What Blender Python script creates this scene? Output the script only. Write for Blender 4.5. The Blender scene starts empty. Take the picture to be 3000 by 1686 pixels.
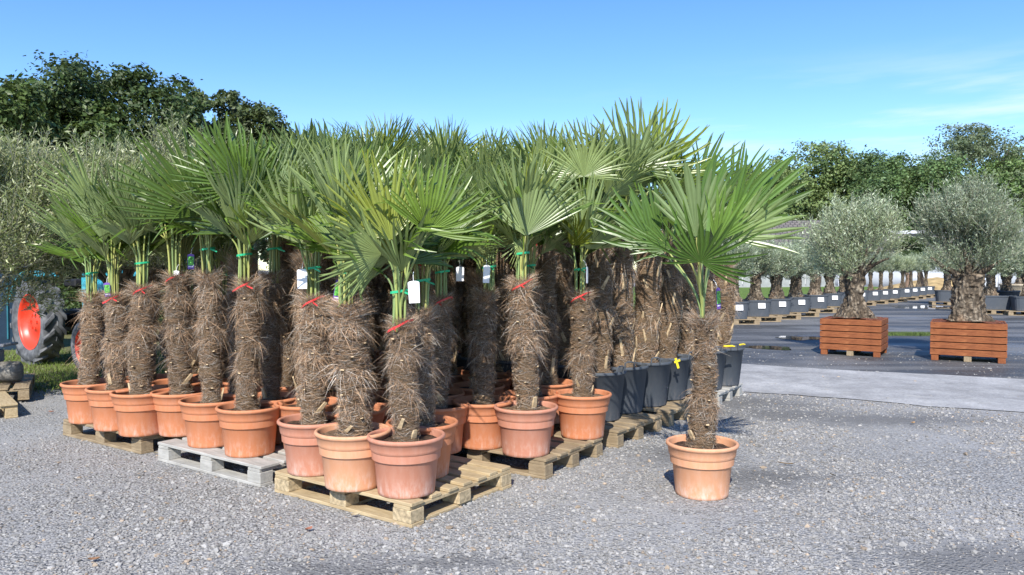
import bpy, math, random
import numpy as np
from mathutils import Vector, Matrix
R_ = math.radians
sc = bpy.context.scene
COL = sc.collection
rng = np.random.default_rng(7)
random.seed(7)

# ------------------------------------------------------------------ camera
CAM_H = 1.4; FPX = 2200.0; PITCH = math.atan((843 - 791) / FPX)
cam_d = bpy.data.cameras.new("camera"); cam = bpy.data.objects.new("camera", cam_d)
COL.objects.link(cam); sc.camera = cam
cam_d.sensor_width = 36; cam_d.lens = FPX / 3000 * 36; cam_d.clip_start = .05; cam_d.clip_end = 4000
cam.location = (0, 0, CAM_H); cam.rotation_euler = (math.pi / 2 - PITCH, 0, 0)

# ------------------------------------------------------------------ light
SUN_EL, SUN_AZ = R_(40), R_(190)          # azimuth clockwise from +Y
w = bpy.data.worlds.new("World"); sc.world = w; w.use_nodes = True
wn, wl = w.node_tree.nodes, w.node_tree.links
for n in list(wn): wn.remove(n)
wout = wn.new("ShaderNodeOutputWorld"); bg = wn.new("ShaderNodeBackground")
sky = wn.new("ShaderNodeTexSky"); sky.sky_type = 'NISHITA'; sky.sun_disc = False
sky.sun_elevation = SUN_EL; sky.sun_rotation = SUN_AZ
sky.air_density = 1.0; sky.dust_density = 0.15; sky.ozone_density = 4.0; sky.altitude = 100
bg.inputs[1].default_value = 0.115
tc = wn.new("ShaderNodeTexCoord"); sep = wn.new("ShaderNodeSeparateXYZ"); wl.new(tc.outputs['Generated'], sep.inputs[0])
mp = wn.new("ShaderNodeMapping"); mp.inputs['Scale'].default_value = (2.2, 2.2, 17); mp.inputs['Rotation'].default_value = (0, R_(7), 0)
wl.new(tc.outputs['Generated'], mp.inputs[0])
nz = wn.new("ShaderNodeTexNoise"); nz.inputs['Scale'].default_value = 1.7; nz.inputs['Detail'].default_value = 7; nz.inputs['Roughness'].default_value = .55
wl.new(mp.outputs[0], nz.inputs['Vector'])
def wmath(op, a, b=None, clamp=False):
    n = wn.new("ShaderNodeMath"); n.operation = op; n.use_clamp = clamp
    for i, v in enumerate((a, b)):
        if v is None: continue
        if isinstance(v, (int, float)): n.inputs[i].default_value = v
        else: wl.new(v, n.inputs[i])
    return n.outputs[0]
def wmap(v, a, b, c, d):
    n = wn.new("ShaderNodeMapRange"); n.interpolation_type = 'SMOOTHSTEP'; wl.new(v, n.inputs[0])
    for i, x in zip((1, 2, 3, 4), (a, b, c, d)): n.inputs[i].default_value = x
    return n.outputs[0]
cl = wmath('MULTIPLY', wmap(nz.outputs[0], .42, .70, 0, 1), wmath('MULTIPLY', wmap(sep.outputs[2], .03, .14, 0, 1), wmap(sep.outputs[2], .15, .27, 1, 0)))
cl = wmath('MULTIPLY', cl, wmap(sep.outputs[0], -.05, .45, .05, .75))
mixc = wn.new("ShaderNodeMix"); mixc.data_type = 'RGBA'
hs = wn.new("ShaderNodeHueSaturation"); hs.inputs['Saturation'].default_value = 1.2; hs.inputs['Value'].default_value = 1.42; hs.inputs['Hue'].default_value = .508
wl.new(sky.outputs[0], hs.inputs['Color'])
wl.new(cl, mixc.inputs['Factor']); wl.new(hs.outputs[0], mixc.inputs[6]); mixc.inputs[7].default_value = (6.2, 6.9, 7.4, 1)
wl.new(mixc.outputs[2], bg.inputs[0]); wl.new(bg.outputs[0], wout.inputs[0])
sd = bpy.data.lights.new("sun", 'SUN'); sd.energy = 5.0; sd.angle = R_(.53); sd.color = (1, .955, .88)
sun = bpy.data.objects.new("sun", sd); COL.objects.link(sun)
sdir = Vector((math.sin(SUN_AZ) * math.cos(SUN_EL), math.cos(SUN_AZ) * math.cos(SUN_EL), math.sin(SUN_EL)))
sun.rotation_euler = sdir.to_track_quat('Z', 'Y').to_euler(); sun.location = sdir * 60
sc.view_settings.view_transform = 'Standard'; sc.view_settings.look = 'None'
sc.view_settings.exposure = 0.52; sc.view_settings.gamma = 1

# ------------------------------------------------------------------ pixels of the 3000 px photograph -> world
_fw = Vector((0, math.cos(PITCH), -math.sin(PITCH))); _up = Vector((0, math.sin(PITCH), math.cos(PITCH)))
def ray(px, py): return Vector((1, 0, 0)) * ((px - 1500) / FPX) - _up * ((py - 843) / FPX) + _fw
def gp(px, py, z=0.0):
    d = ray(px, py); t = (z - CAM_H) / d.z
    return Vector((d.x * t, d.y * t, z))
def at(px, py, Y):
    d = ray(px, py); t = Y / d.y
    return Vector((d.x * t, Y, CAM_H + d.z * t))
K = 3000 / 2576.0                         # positions were read off a 2576 px wide view
def gd(x, y, z=0.0): return gp(x * K, y * K, z)
def ad(x, y, Y): return at(x * K, y * K, Y)

# ------------------------------------------------------------------ mesh helpers
class MB:
    def __init__(s): s.V = []; s.F = []; s.M = []; s.C = []; s.n = 0; s.S = []
    def add(s, V, F, m=0, col=None, smooth=False):
        V = np.asarray(V, float).reshape(-1, 3); F = np.asarray(F, int)
        if len(F) == 0: return
        s.V.append(V); s.F.append(F + s.n); s.M.append(np.full(len(F), m)); s.S.append(np.full(len(F), smooth))
        if col is None: col = np.ones((len(V), 3)) * .5
        col = np.asarray(col, float)
        if col.ndim == 1: col = np.tile(col, (len(V), 1))
        s.C.append(col); s.n += len(V)
    def box(s, c, size, m=0, rot=None, taper=1.0, bev=0.0):
        hx, hy, hz = [a / 2 for a in size]
        if bev <= 0:
            P = np.array([[x * (taper if z > 0 else 1), y * (taper if z > 0 else 1), z] for z in (-hz, hz) for x, y in ((-hx, -hy), (hx, -hy), (hx, hy), (-hx, hy))])
            F = [[3, 2, 1, 0], [4, 5, 6, 7], [0, 1, 5, 4], [1, 2, 6, 5], [2, 3, 7, 6], [3, 0, 4, 7]]
        else:
            b = min(bev, hx * .45, hy * .45, hz * .45)
            P = []; lv = [(-hz, b), (-hz + b, 0), (hz - b, 0), (hz, b)]
            for z, ins in lv:
                x, y = hx - ins, hy - ins
                P += [[-x + b, -y, z], [x - b, -y, z], [x, -y + b, z], [x, y - b, z], [x - b, y, z], [-x + b, y, z], [-x, y - b, z], [-x, -y + b, z]]
            P = np.array(P); F = []
            for l in range(3):
                for i in range(8): F.append([l * 8 + i, l * 8 + (i + 1) % 8, l * 8 + 8 + (i + 1) % 8, l * 8 + 8 + i])
            for o, rv in ((0, True), (24, False)):
                q = [[o, o + 1, o + 2, o + 7], [o + 7, o + 2, o + 3, o + 6], [o + 6, o + 3, o + 4, o + 5]]
                F += [f[::-1] if rv else f for f in q]
        if rot is not None: P = P @ np.array(rot).T
        s.add(P + np.array(c), F, m)
    def lathe(s, prof, n=32, m=0, c=(0, 0, 0), smooth=True, wob=None, closed=False):
        V = []; F = []
        for i, (r, z) in enumerate(prof):
            for k in range(n):
                a = 2 * math.pi * k / n; rr = r * (1 if wob is None else wob(a, z, i))
                V.append((c[0] + rr * math.cos(a), c[1] + rr * math.sin(a), c[2] + z))
        for i in range(len(prof) - 1):
            for k in range(n): F.append((i * n + k, i * n + (k + 1) % n, (i + 1) * n + (k + 1) % n, (i + 1) * n + k))
        s.add(V, F, m, smooth=smooth)
    def tube(s, pts, rad, n=6, m=0, col=None, cap=True, smooth=True):
        pts = [Vector(p) for p in pts]
        if not hasattr(rad, '__len__'): rad = [rad] * len(pts)
        V = []; F = []; prev = None
        for i, p in enumerate(pts):
            t = (pts[min(i + 1, len(pts) - 1)] - pts[max(i - 1, 0)]).normalized()
            if prev is None:
                a = Vector((0, 0, 1)) if abs(t.z) < .9 else Vector((1, 0, 0)); prev = t.cross(a).normalized()
            u = (prev - t * prev.dot(t)).normalized(); v = t.cross(u); prev = u
            for k in range(n):
                an = 2 * math.pi * k / n; V.append(p + (u * math.cos(an) + v * math.sin(an)) * rad[i])
        for i in range(len(pts) - 1):
            for k in range(n): F.append((i * n + k, i * n + (k + 1) % n, (i + 1) * n + (k + 1) % n, (i + 1) * n + k))
        s.add([tuple(v) for v in V], F, m, col, smooth)
        if cap:
            for o, i in ((0, 0), ((len(pts) - 1) * n, -1)):
                c = pts[i]; VV = [tuple(v) for v in V[o:o + n]] + [tuple(c)]
                s.add(VV, [(k, (k + 1) % n, n, n) if o else ((k + 1) % n, k, n, n) for k in range(n)] if False else [[k, (k + 1) % n, n] if o else [(k + 1) % n, k, n] for k in range(n)], m, col, smooth)
    def mesh(s, name, mats):
        me = bpy.data.meshes.new(name)
        V = np.concatenate(s.V); me.vertices.add(len(V)); me.vertices.foreach_set('co', V.ravel())
        tot = sum(f.size for f in s.F); me.loops.add(tot)
        me.loops.foreach_set('vertex_index', np.concatenate([f.ravel() for f in s.F]).astype(np.int32))
        cnt = np.concatenate([np.full(len(f), f.shape[1]) for f in s.F]); me.polygons.add(len(cnt))
        me.polygons.foreach_set('loop_start', np.concatenate([[0], np.cumsum(cnt)[:-1]]).astype(np.int32))
        me.polygons.foreach_set('material_index', np.concatenate(s.M).astype(np.int32))
        me.polygons.foreach_set('use_smooth', np.concatenate(s.S))
        for mm in (mats if isinstance(mats, (list, tuple)) else [mats]): me.materials.append(mm)
        C = np.concatenate(s.C); at_ = me.color_attributes.new('tint', 'FLOAT_COLOR', 'POINT')
        at_.data.foreach_set('color', np.concatenate([C, np.ones((len(C), 1))], 1).ravel())
        me.update(calc_edges=True); me.validate()
        return me
def put(name, me, parent=None, mat4=None):
    o = bpy.data.objects.new(name, me); COL.objects.link(o)
    if parent is not None: o.parent = parent
    if mat4 is not None: o.matrix_local = mat4
    return o
def tag(o, label=None, cat=None, group=None, kind=None):
    if label: o['label'] = label
    if cat: o['category'] = cat
    if group: o['group'] = group
    if kind: o['kind'] = kind
    return o
def thing(name, loc, rz, label, cat, group=None):
    o = bpy.data.objects.new(name, None); COL.objects.link(o); o.empty_display_size = .1
    o.location = loc; o.rotation_euler = (0, 0, rz)
    return tag(o, label, cat, group)

# ------------------------------------------------------------------ materials
class NT:
    def __init__(s, name):
        s.m = bpy.data.materials.new(name); s.m.use_nodes = True; s.t = s.m.node_tree; s.n = s.t.nodes; s.l = s.t.links
        s.b = s.n['Principled BSDF']; s.out = s.n['Material Output']; s.b.inputs['Specular IOR Level'].default_value = .3
    def node(s, ty, **kw):
        n = s.n.new(ty)
        for k, v in kw.items():
            if k in n.inputs: n.inputs[k].default_value = v
            else: setattr(n, k, v)
        return n
    def link(s, a, b): s.l.new(a, b)
    def coord(s, which='Object', scale=(1, 1, 1)):
        t = s.node("ShaderNodeTexCoord"); m = s.node("ShaderNodeMapping"); m.inputs['Scale'].default_value = scale
        s.link(t.outputs[which], m.inputs[0]); return m.outputs[0]
    def pos(s, scale=(1, 1, 1)):
        g = s.node("ShaderNodeNewGeometry"); m = s.node("ShaderNodeMapping"); m.inputs['Scale'].default_value = scale
        s.link(g.outputs['Position'], m.inputs[0]); return m.outputs[0]
    def noise(s, vec, scale, detail=4, rough=.55, out=0):
        n = s.node("ShaderNodeTexNoise"); n.inputs['Scale'].default_value = scale; n.inputs['Detail'].default_value = detail; n.inputs['Roughness'].default_value = rough
        s.link(vec, n.inputs['Vector']); return n.outputs[out]
    def voro(s, vec, scale, feat='F1', out='Distance', rnd=1.0):
        n = s.node("ShaderNodeTexVoronoi", feature=feat); n.inputs['Scale'].default_value = scale; n.inputs['Randomness'].default_value = rnd
        s.link(vec, n.inputs['Vector']); return n.outputs[out]
    def ramp(s, f, stops):
        r = s.node("ShaderNodeValToRGB"); e = r.color_ramp.elements
        while len(e) > 2: e.remove(e[-1])
        for i, (p, c) in enumerate(stops):
            if i < 2: el = e[i]; el.position = p
            else: el = e.new(p)
            el.color = (*c, 1)
        s.link(f, r.inputs[0]); return r.outputs[0]
    def mr(s, f, a, b, c=0.0, d=1.0):
        n = s.node("ShaderNodeMapRange"); s.link(f, n.inputs[0])
        for i, x in zip((1, 2, 3, 4), (a, b, c, d)): n.inputs[i].default_value = x
        return n.outputs[0]
    def mix(s, f, a, b, mode='MIX'):
        n = s.node("ShaderNodeMix", data_type='RGBA', blend_type=mode)
        for i, v in ((0, f), (6, a), (7, b)):
            if isinstance(v, (int, float)): n.inputs[i].default_value = v
            elif isinstance(v, tuple): n.inputs[i].default_value = (*v, 1)
            else: s.link(v, n.inputs[i])
        return n.outputs[2]
    def math(s, op, a, b=0.0, clamp=False):
        n = s.node("ShaderNodeMath", operation=op); n.use_clamp = clamp
        for i, v in enumerate((a, b)):
            if isinstance(v, (int, float)): n.inputs[i].default_value = v
            else: s.link(v, n.inputs[i])
        return n.outputs[0]
    def bump(s, h, strength=.4, dist=.01, prev=None):
        n = s.node("ShaderNodeBump"); n.inputs['Strength'].default_value = strength; n.inputs['Distance'].default_value = dist
        s.link(h, n.inputs['Height']); s.link(n.outputs[0], s.b.inputs['Normal'])
        if prev is not None: s.link(prev, n.inputs['Normal'])
        return n.outputs[0]
    def color(s, c, rough=None, spec=None):
        if isinstance(c, tuple): s.b.inputs['Base Color'].default_value = (*c, 1)
        else: s.link(c, s.b.inputs['Base Color'])
        if rough is not None: s.b.inputs['Roughness'].default_value = rough
        if spec is not None: s.b.inputs['Specular IOR Level'].default_value = spec
        return s.m
    def rnd(s): return s.node("ShaderNodeObjectInfo").outputs['Random']
    def tint(s):
        a = s.node("ShaderNodeVertexColor"); a.layer_name = 'tint'; return a.outputs[0]
    def translucent(s, col, f):
        t = s.node("ShaderNodeBsdfTranslucent"); mx = s.node("ShaderNodeMixShader"); mx.inputs[0].default_value = f
        if isinstance(col, tuple): t.inputs[0].default_value = (*col, 1)
        else: s.link(col, t.inputs[0])
        s.link(s.b.outputs[0], mx.inputs[1]); s.link(t.outputs[0], mx.inputs[2]); s.link(mx.outputs[0], s.out.inputs[0])

def plain(name, c, rough=.6, var=.12, scale=6, bump=0.0, spec=.3, metal=0.0):
    t = NT(name); v = t.coord(); n = t.noise(v, scale, 5)
    c = tuple(c); lo = tuple(x * (1 - var * 1.6) for x in c); hi = tuple(min(1, x * (1 + var)) for x in c)
    t.color(t.ramp(n, [(.3, lo), (.7, hi)]), rough, spec); t.b.inputs['Metallic'].default_value = metal
    if bump: t.bump(t.noise(v, scale * 6, 4), bump, .01)
    return t.m

# ground: grey crushed stone with darker trodden fines
DAMP = [(gp(2150, 1180), 1.0, .55), (gp(2000, 1340), .38, .4), (gp(2330, 1215), .9, .4), (gp(2880, 1640), .55, .3), (gp(1300, 1650), .4, .10), (gp(2230, 1400), .5, .3), (gp(1000, 1670), .5, .2), (gp(1950, 1210), 1.0, .4), (gp(2600, 1230), 1.2, .35)]  # darker gravel patches: centre, radius in x, radius in y
def mat_gravel():
    t = NT("gravel_ground"); p = t.pos()
    vc = t.voro(p, 62, out='Color'); sp = t.node("ShaderNodeSeparateColor"); t.link(vc, sp.inputs[0])
    st = t.ramp(sp.outputs[0], [(0, (.18, .176, .169)), (.3, (.31, .304, .292)), (.7, (.40, .392, .376)), (1, (.49, .478, .455))])
    st = t.mix(t.mr(sp.outputs[1], .86, .95), st, (.37, .325, .27))
    vd = t.voro(p, 62, out='Distance')
    st = t.mix(t.mr(vd, .35, .75, 0, .6), st, (.10, .10, .098))
    fines = t.ramp(t.noise(p, 75, 5, .75), [(.3, (.19, .187, .182)), (.5, (.31, .306, .30)), (.7, (.42, .414, .405))])
    big = t.noise(p, .9, 6, .6); med = t.noise(p, 5.5, 4)
    mask = t.math('ADD', t.mr(big, .30, .54), t.mr(med, .35, .75, -.35, .35))
    spk = t.math('ADD', t.mr(sp.outputs[2], .0, 1, -.6, .6), mask)
    # irregular patches with more fines and a darker colour
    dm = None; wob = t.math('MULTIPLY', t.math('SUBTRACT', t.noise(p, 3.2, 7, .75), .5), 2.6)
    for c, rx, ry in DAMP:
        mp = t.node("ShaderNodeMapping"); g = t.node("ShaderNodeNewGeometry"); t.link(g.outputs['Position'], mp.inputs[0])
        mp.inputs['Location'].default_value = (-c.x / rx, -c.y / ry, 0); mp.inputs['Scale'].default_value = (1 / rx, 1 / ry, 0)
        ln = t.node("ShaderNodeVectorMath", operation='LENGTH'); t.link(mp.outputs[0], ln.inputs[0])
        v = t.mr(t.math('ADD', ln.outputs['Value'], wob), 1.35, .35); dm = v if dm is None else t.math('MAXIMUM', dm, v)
    c = t.mix(t.mr(t.math('SUBTRACT', spk, t.math('MULTIPLY', dm, .45)), .26, .42), fines, st)
    c = t.mix(t.mr(t.noise(p, .33, 4), .42, .62, 0, .45), c, (.36, .352, .34))
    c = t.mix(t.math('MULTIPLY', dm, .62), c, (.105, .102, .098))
    t.color(c, .9, .2)
    h = t.math('ADD', t.math('MULTIPLY', t.mr(vd, 0, .8, 1, 0), t.mr(spk, .25, .45)), t.math('MULTIPLY', t.noise(p, 160, 3), .35))
    t.bump(h, .9, .012)
    return t.m
def mat_asphalt():
    t = NT("asphalt_yard"); p = t.pos(); ps = t.pos((.35, 1.4, 1))
    base = t.ramp(t.noise(p, 42, 5, .8), [(.32, (.028, .029, .031)), (.52, (.060, .061, .063)), (.68, (.18, .18, .18))])
    dry = t.ramp(t.noise(p, 48, 5, .8), [(.35, (.105, .106, .109)), (.65, (.25, .25, .248))])
    g = t.node("ShaderNodeNewGeometry"); mp = t.node("ShaderNodeMapping"); mp.inputs['Rotation'].default_value = (0, 0, R_(-52)); mp.inputs['Scale'].default_value = (.12, 1.1, 1)
    t.link(g.outputs['Position'], mp.inputs[0])
    streak = t.noise(mp.outputs[0], 1.0, 6, .6)
    c = t.mix(t.mr(streak, .46, .66), base, dry)
    c = t.mix(t.mr(t.noise(p, .35, 4), .52, .62, 0, .75), c, dry)
    t.color(c, .75, .3)
    t.link(t.mr(streak, .42, .6, .5, .9), t.b.inputs['Roughness'])
    t.bump(t.noise(p, 90, 4), .5, .006)
    return t.m
def mat_concrete():
    t = NT("concrete_strip"); p = t.pos()
    c = t.ramp(t.noise(p, 1.6, 8, .75), [(.32, (.22, .215, .208)), (.5, (.36, .353, .343)), (.68, (.50, .49, .47))])
    c = t.mix(t.mr(t.noise(p, 34, 5, .8), .48, .70, 0, .85), c, (.19, .19, .192))
    c = t.mix(t.mr(t.noise(p, 3.1, 6, .7), .58, .7, 0, .6), c, (.5, .48, .43))
    c = t.mix(t.mr(t.noise(p, .55, 6, .7), .50, .66, 0, .55), c, (.19, .185, .178)); c = t.mix(t.mr(t.noise(p, 60, 2, .5), .66, .74, 0, .6), c, (.55, .54, .52))
    t.color(c, .9, .2); t.bump(t.noise(p, 80, 4), .5, .006); return t.m
def mat_grass(name, a, b, cc):
    t = NT(name); p = t.pos()
    c = t.ramp(t.noise(p, 2.2, 6, .7), [(.3, a), (.55, b), (.75, cc)])
    c = t.mix(t.mr(t.noise(p, 40, 3), .35, .7, 0, .5), c, tuple(x * .5 for x in a)); t.color(c, .9, .15)
    t.bump(t.noise(p, 30, 4), .8, .05); return t.m
def mat_water():
    t = NT("puddle_water"); p = t.pos(); t.color((.02, .022, .025), .04, .6); t.bump(t.noise(p, 3, 2), .02, .01); return t.m
def mat_wood(name, a, b, c, dark=.0):
    t = NT(name); v = t.coord('Object', (16, 2.2, 16)); v2 = t.coord('Object', (1, 1, 1))
    g = t.noise(v, 3.2, 6, .65); col = t.ramp(g, [(.25, a), (.5, b), (.8, c)])
    col = t.mix(t.mr(t.noise(v2, 5.5, 4), .4, .7, 0, .45), col, a)
    col = t.mix(t.mr(t.noise(v2, 11, 5, .7), .62, .75, 0, .55), col, tuple(x * .45 for x in a))
    t.color(col, .8, .2); t.bump(g, .35, .004); return t.m
def mat_pot(name, c, dust):
    t = NT(name); v = t.coord(); sx = t.node("ShaderNodeSeparateXYZ"); t.link(t.coord(), sx.inputs[0])
    col = t.ramp(t.noise(v, 4, 5), [(.3, tuple(x * .9 for x in c)), (.7, c)])
    col = t.mix(t.mr(t.rnd(), 0, 1, 0, .22), col, tuple(x * .72 for x in c))
    smear = t.noise(t.coord('Object', (20, 20, 6)), 1.5, 7, .75)
    low = t.mr(sx.outputs[2], .03, .12, 1, 0)
    f = t.math('MULTIPLY', t.mr(smear, .44, .70), t.math('ADD', t.math('MULTIPLY', low, .85), .2), True)
    col = t.mix(t.math('MULTIPLY', f, dust), col, (.72, .58, .50))
    col = t.mix(t.mr(t.noise(v, 26, 5, .75), .66, .8, 0, .3), col, (.22, .13, .09))
    t.color(col, .62, .3); t.link(t.mr(smear, .3, .7, .62, .85), t.b.inputs['Roughness'])
    t.bump(t.noise(v, 9, 3), .05, .01); return t.m
def mat_leaf(name, top, under, tr=.22, rough=.42, hue=.5, old=False):
    t = NT(name); g = t.node("ShaderNodeNewGeometry")
    r = t.rnd(); wv = t.noise(t.coord('Object', (1, 1, 1)), 5, 3)
    a = t.mix(t.mr(r, 0, 1), tuple(x * .72 for x in top), tuple(min(1, x * 1.25) for x in top))
    a = t.mix(t.mr(r, .55, 1, 0, hue), a, (top[0] * 1.9, top[1] * 1.35, top[2] * .6))
    b = t.mix(t.mr(r, 0, 1), tuple(x * .85 for x in under), tuple(min(1, x * 1.15) for x in under))
    b = t.mix(t.mr(r, .6, 1, 0, hue), b, (under[0] * 1.25, under[1] * 1.1, under[2] * .55))
    if old: a = t.mix(t.mr(r, .95, .96), a, (top[0] * 2.2, top[1] * 1.5, top[2] * .9)); b = t.mix(t.mr(r, .95, .96), b, (under[0] * 1.25, under[1] * 1.1, under[2] * .4)); a = t.mix(t.mr(r, .30, .22), a, tuple(x * .62 for x in top))
    c = t.mix(g.outputs['Backfacing'], a, b)
    c = t.mix(t.mr(wv, .3, .7, 0, .25), c, tuple(x * .6 for x in top))
    ti = t.tint(); c = t.mix(1.0, c, t.mix(1.0, ti, (2, 2, 2), 'MULTIPLY'), 'MULTIPLY')
    t.color(c, rough, .4)
    t.translucent(t.mix(1.0, c, (1.5, 1.6, .7), 'MULTIPLY'), tr); return t.m
def mat_tint(name, base=(1, 1, 1), rough=.85, tr=0.0, spec=.15, mul=2.0):
    t = NT(name); c = t.mix(1.0, t.tint(), tuple(x * mul for x in base), 'MULTIPLY')
    r = t.rnd(); c = t.mix(1.0, c, t.mix(r, (.82, .82, .82), (1.12, 1.12, 1.12)), 'MULTIPLY')
    t.color(c, rough, spec)
    if tr: t.translucent(c, tr)
    return t.m
def mat_olive_bark():
    t = NT("olive_bark"); v = t.coord('Object', (1, 1, .55)); n = t.noise(v, 7, 7, .7); vo = t.voro(v, 20, out='Distance')
    c = t.ramp(n, [(.28, (.05, .036, .025)), (.46, (.15, .115, .08)), (.60, (.33, .275, .205)), (.76, (.62, .56, .47))])
    c = t.mix(t.mr(vo, .35, .7, 0, .8), c, (.05, .04, .03)); c = t.mix(t.mr(t.noise(v, 3.5, 3), .55, .7, 0, .55), c, (.22, .12, .06))
    t.color(c, .9, .15); t.bump(t.math('ADD', n, t.mr(vo, 0, .7, .6, 0)), 1.0, .06); return t.m
def mat_bark(name, c):
    t = NT(name); v = t.coord('Object', (1, 1, .25)); n = t.noise(v, 6, 6, .7)
    t.color(t.ramp(n, [(.3, tuple(x * .4 for x in c)), (.7, c)]), .9, .15); t.bump(n, .8, .04); return t.m
def mat_trunk():
    t = NT("palm_trunk_fibre_mat"); v = t.coord('Object', (1, 1, 7)); n = t.noise(v, 9, 7, .75); v2 = t.coord('Object', (3, 3, 22)); n2 = t.noise(v2, 12, 4, .7)
    c = t.ramp(n, [(.25, (.11, .072, .042)), (.5, (.235, .162, .098)), (.78, (.37, .27, .175))])
    c = t.mix(t.mr(n2, .45, .75, 0, .7), c, (.075, .05, .032))
    t.color(c, .95, .1); t.bump(t.math('ADD', n, n2), 1.0, .02); return t.m

M = dict(
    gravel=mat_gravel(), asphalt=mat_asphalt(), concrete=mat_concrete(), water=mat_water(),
    lawn=mat_grass("lawn_grass", (.09, .15, .03), (.16, .24, .05), (.24, .31, .09)), weeds=mat_grass("weedy_grass", (.13, .12, .05), (.19, .19, .08), (.26, .22, .13)),
    wood_fresh=mat_wood("pallet_wood_fresh", (.30, .215, .12), (.44, .34, .20), (.56, .46, .29)),
    wood_old=mat_wood("pallet_wood_old", (.17, .125, .075), (.30, .23, .145), (.43, .34, .22)),
    wood_grey=mat_wood("pallet_wood_grey", (.26, .25, .225), (.40, .385, .35), (.52, .505, .47)),
    chip=plain("chipboard_block", (.46, .36, .22), .9, .3, 40, .4),
    planter=mat_wood("planter_stained_wood", (.14, .045, .020), (.25, .085, .033), (.36, .14, .058)),
    pot_a=mat_pot("pot_terracotta", (.57, .215, .10), .5), pot_b=mat_pot("pot_faded", (.54, .235, .15), .6),
    pot_c=mat_pot("pot_peach", (.68, .335, .185), .8), pot_k=mat_pot("pot_charcoal", (.072, .084, .100), .12),
    soil=plain("potting_soil", (.085, .05, .032), .95, .5, 40, 1.0), fibresoil=plain("coir_soil", (.20, .13, .08), .95, .4, 40, 1.0),
    trunk=mat_trunk(), stub=plain("cut_leaf_stub", (.56, .42, .25), .8, .25, 30, .2), hair=mat_tint("palm_fibre", (1, 1, 1), .8, .12),
    leaf=mat_leaf("palm_leaf", (.100, .170, .026), (.222, .285, .116), .17, .33, .40, True), leaf2=mat_leaf("palm_leaf_young", (.098, .176, .033), (.19, .255, .100), .2, .32, .2),
    petiole=mat_tint("palm_petiole", (1, 1, 1), .4, 0, .4), tape=plain("green_tape", (.03, .42, .20), .35, .1, 5), red=plain("red_ribbon", (.72, .06, .06), .4, .1, 5),
    white=plain("white_plastic", (.84, .84, .84), .5, .02, 5), yellow=plain("yellow_plastic", (.80, .62, .03), .4, .1, 5),
    ink=plain("dark_ink", (.06, .06, .08), .7, .05, 5), purple=plain("purple_print", (.16, .08, .34), .5, .15, 60),
    pgreen=plain("green_print", (.12, .42, .07), .5, .6, 70), oleaf=None, bark=mat_olive_bark(),
)
M['oleaf'] = mat_leaf("olive_leaf", (.195, .245, .140), (.49, .55, .40), .12, .42, .15)
M['oleaf_w'] = mat_leaf("olive_leaf_warm", (.185, .22, .08), (.50, .52, .31), .15, .40, .2)
M['twig'] = plain("olive_twig", (.30, .29, .22), .9, .2, 20)

# ------------------------------------------------------------------ setting: ground sheets
def sheet(name, pts, z, m, label=None, cat=None, kind='structure'):
    mb = MB(); mb.add([(p[0], p[1], z) for p in pts], [list(range(len(pts)))]); o = put(name, mb.mesh(name, m)); tag(o, label, cat, kind=kind); return o
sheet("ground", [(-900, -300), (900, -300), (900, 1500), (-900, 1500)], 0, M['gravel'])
U = Vector((math.cos(R_(145)), math.sin(R_(145)), 0)); Vv = Vector((math.cos(R_(55)), math.sin(R_(55)), 0)); ROT = R_(55)
s1, s2 = gp(2180, 1069), gp(3000, 1114); b1, b2 = gp(2198, 1149), gp(3000, 1209)
dt = (s2 - s1).normalized(); db = (b2 - b1).normalized()
T0, T1, B0, B1 = s1 - dt * 6, s2 + dt * 7, b1 - db * 5, b2 + db * 8
def jag(a, b, n, amp):
    d = (b - a); nrm = Vector((-d.y, d.x, 0)).normalized(); out = []
    for i in range(n + 1):
        out.append(a + d * i / n + nrm * (float(rng.normal(0, amp)) + amp * 1.6 * math.sin(i * .55 + amp * 90) + amp * 1.2 * math.sin(i * .21)))
    return out
sheet("concrete_strip", jag(B0, B1, 60, .025) + jag(T1, T0, 60, .02), .008, M['concrete'])
sheet("asphalt_yard", jag(T0 - dt * .5, T1 + dt * 1, 40, .03) + [Vector((30, 6, 0)), Vector((60, 30, 0)), Vector((60, 75, 0)), Vector((28, 62, 0)), Vector((5, 20, 0)), Vector((-1, 14, 0))], .004, M['asphalt'])
sheet("lawn", [(-6, 27), (3, 20.5), (8, 24.0), (13, 30), (18.0, 37.2), (22, 43), (26, 50), (30, 62), (-8, 62), (-14, 40)], .012, M['lawn'])
sheet("weedy_verge", [(-16, 8.3), (-7.2, 8.5), (-5.2, 8.75), (-3.6, 9.3), (-2.8, 11), (-3, 20), (-26, 40), (-30, 14)], .006, M['weeds'])
def puddle(px, py, rx, ry, seed, label):
    c = gp(px, py); r = np.random.default_rng(seed); ph = r.uniform(0, 6, 4); pts = []
    for i in range(40):
        a = 2 * math.pi * i / 40; k = 1 + .2 * math.sin(2 * a + ph[0]) + .14 * math.sin(3 * a + ph[1]) + .1 * math.sin(5 * a + ph[2]) + .05 * math.sin(9 * a + ph[3])
        pts.append((c.x + rx * k * math.cos(a), c.y + ry * k * math.sin(a)))
    mb = MB(); mb.add([(p[0] - c.x, p[1] - c.y, 0) for p in pts], [list(range(40))]); o = put("puddle", mb.mesh("puddle", M['water'])); o.location = (c.x, c.y, .009)
    tag(o, kind='structure')
puddle(2245, 1020, .42, .36, 1, ''); puddle(2345, 992, .42, .5, 2, ''); puddle(2660, 978, .62, .38, 3, ''); puddle(2715, 902, 1.3, 1.3, 5, '')

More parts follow.
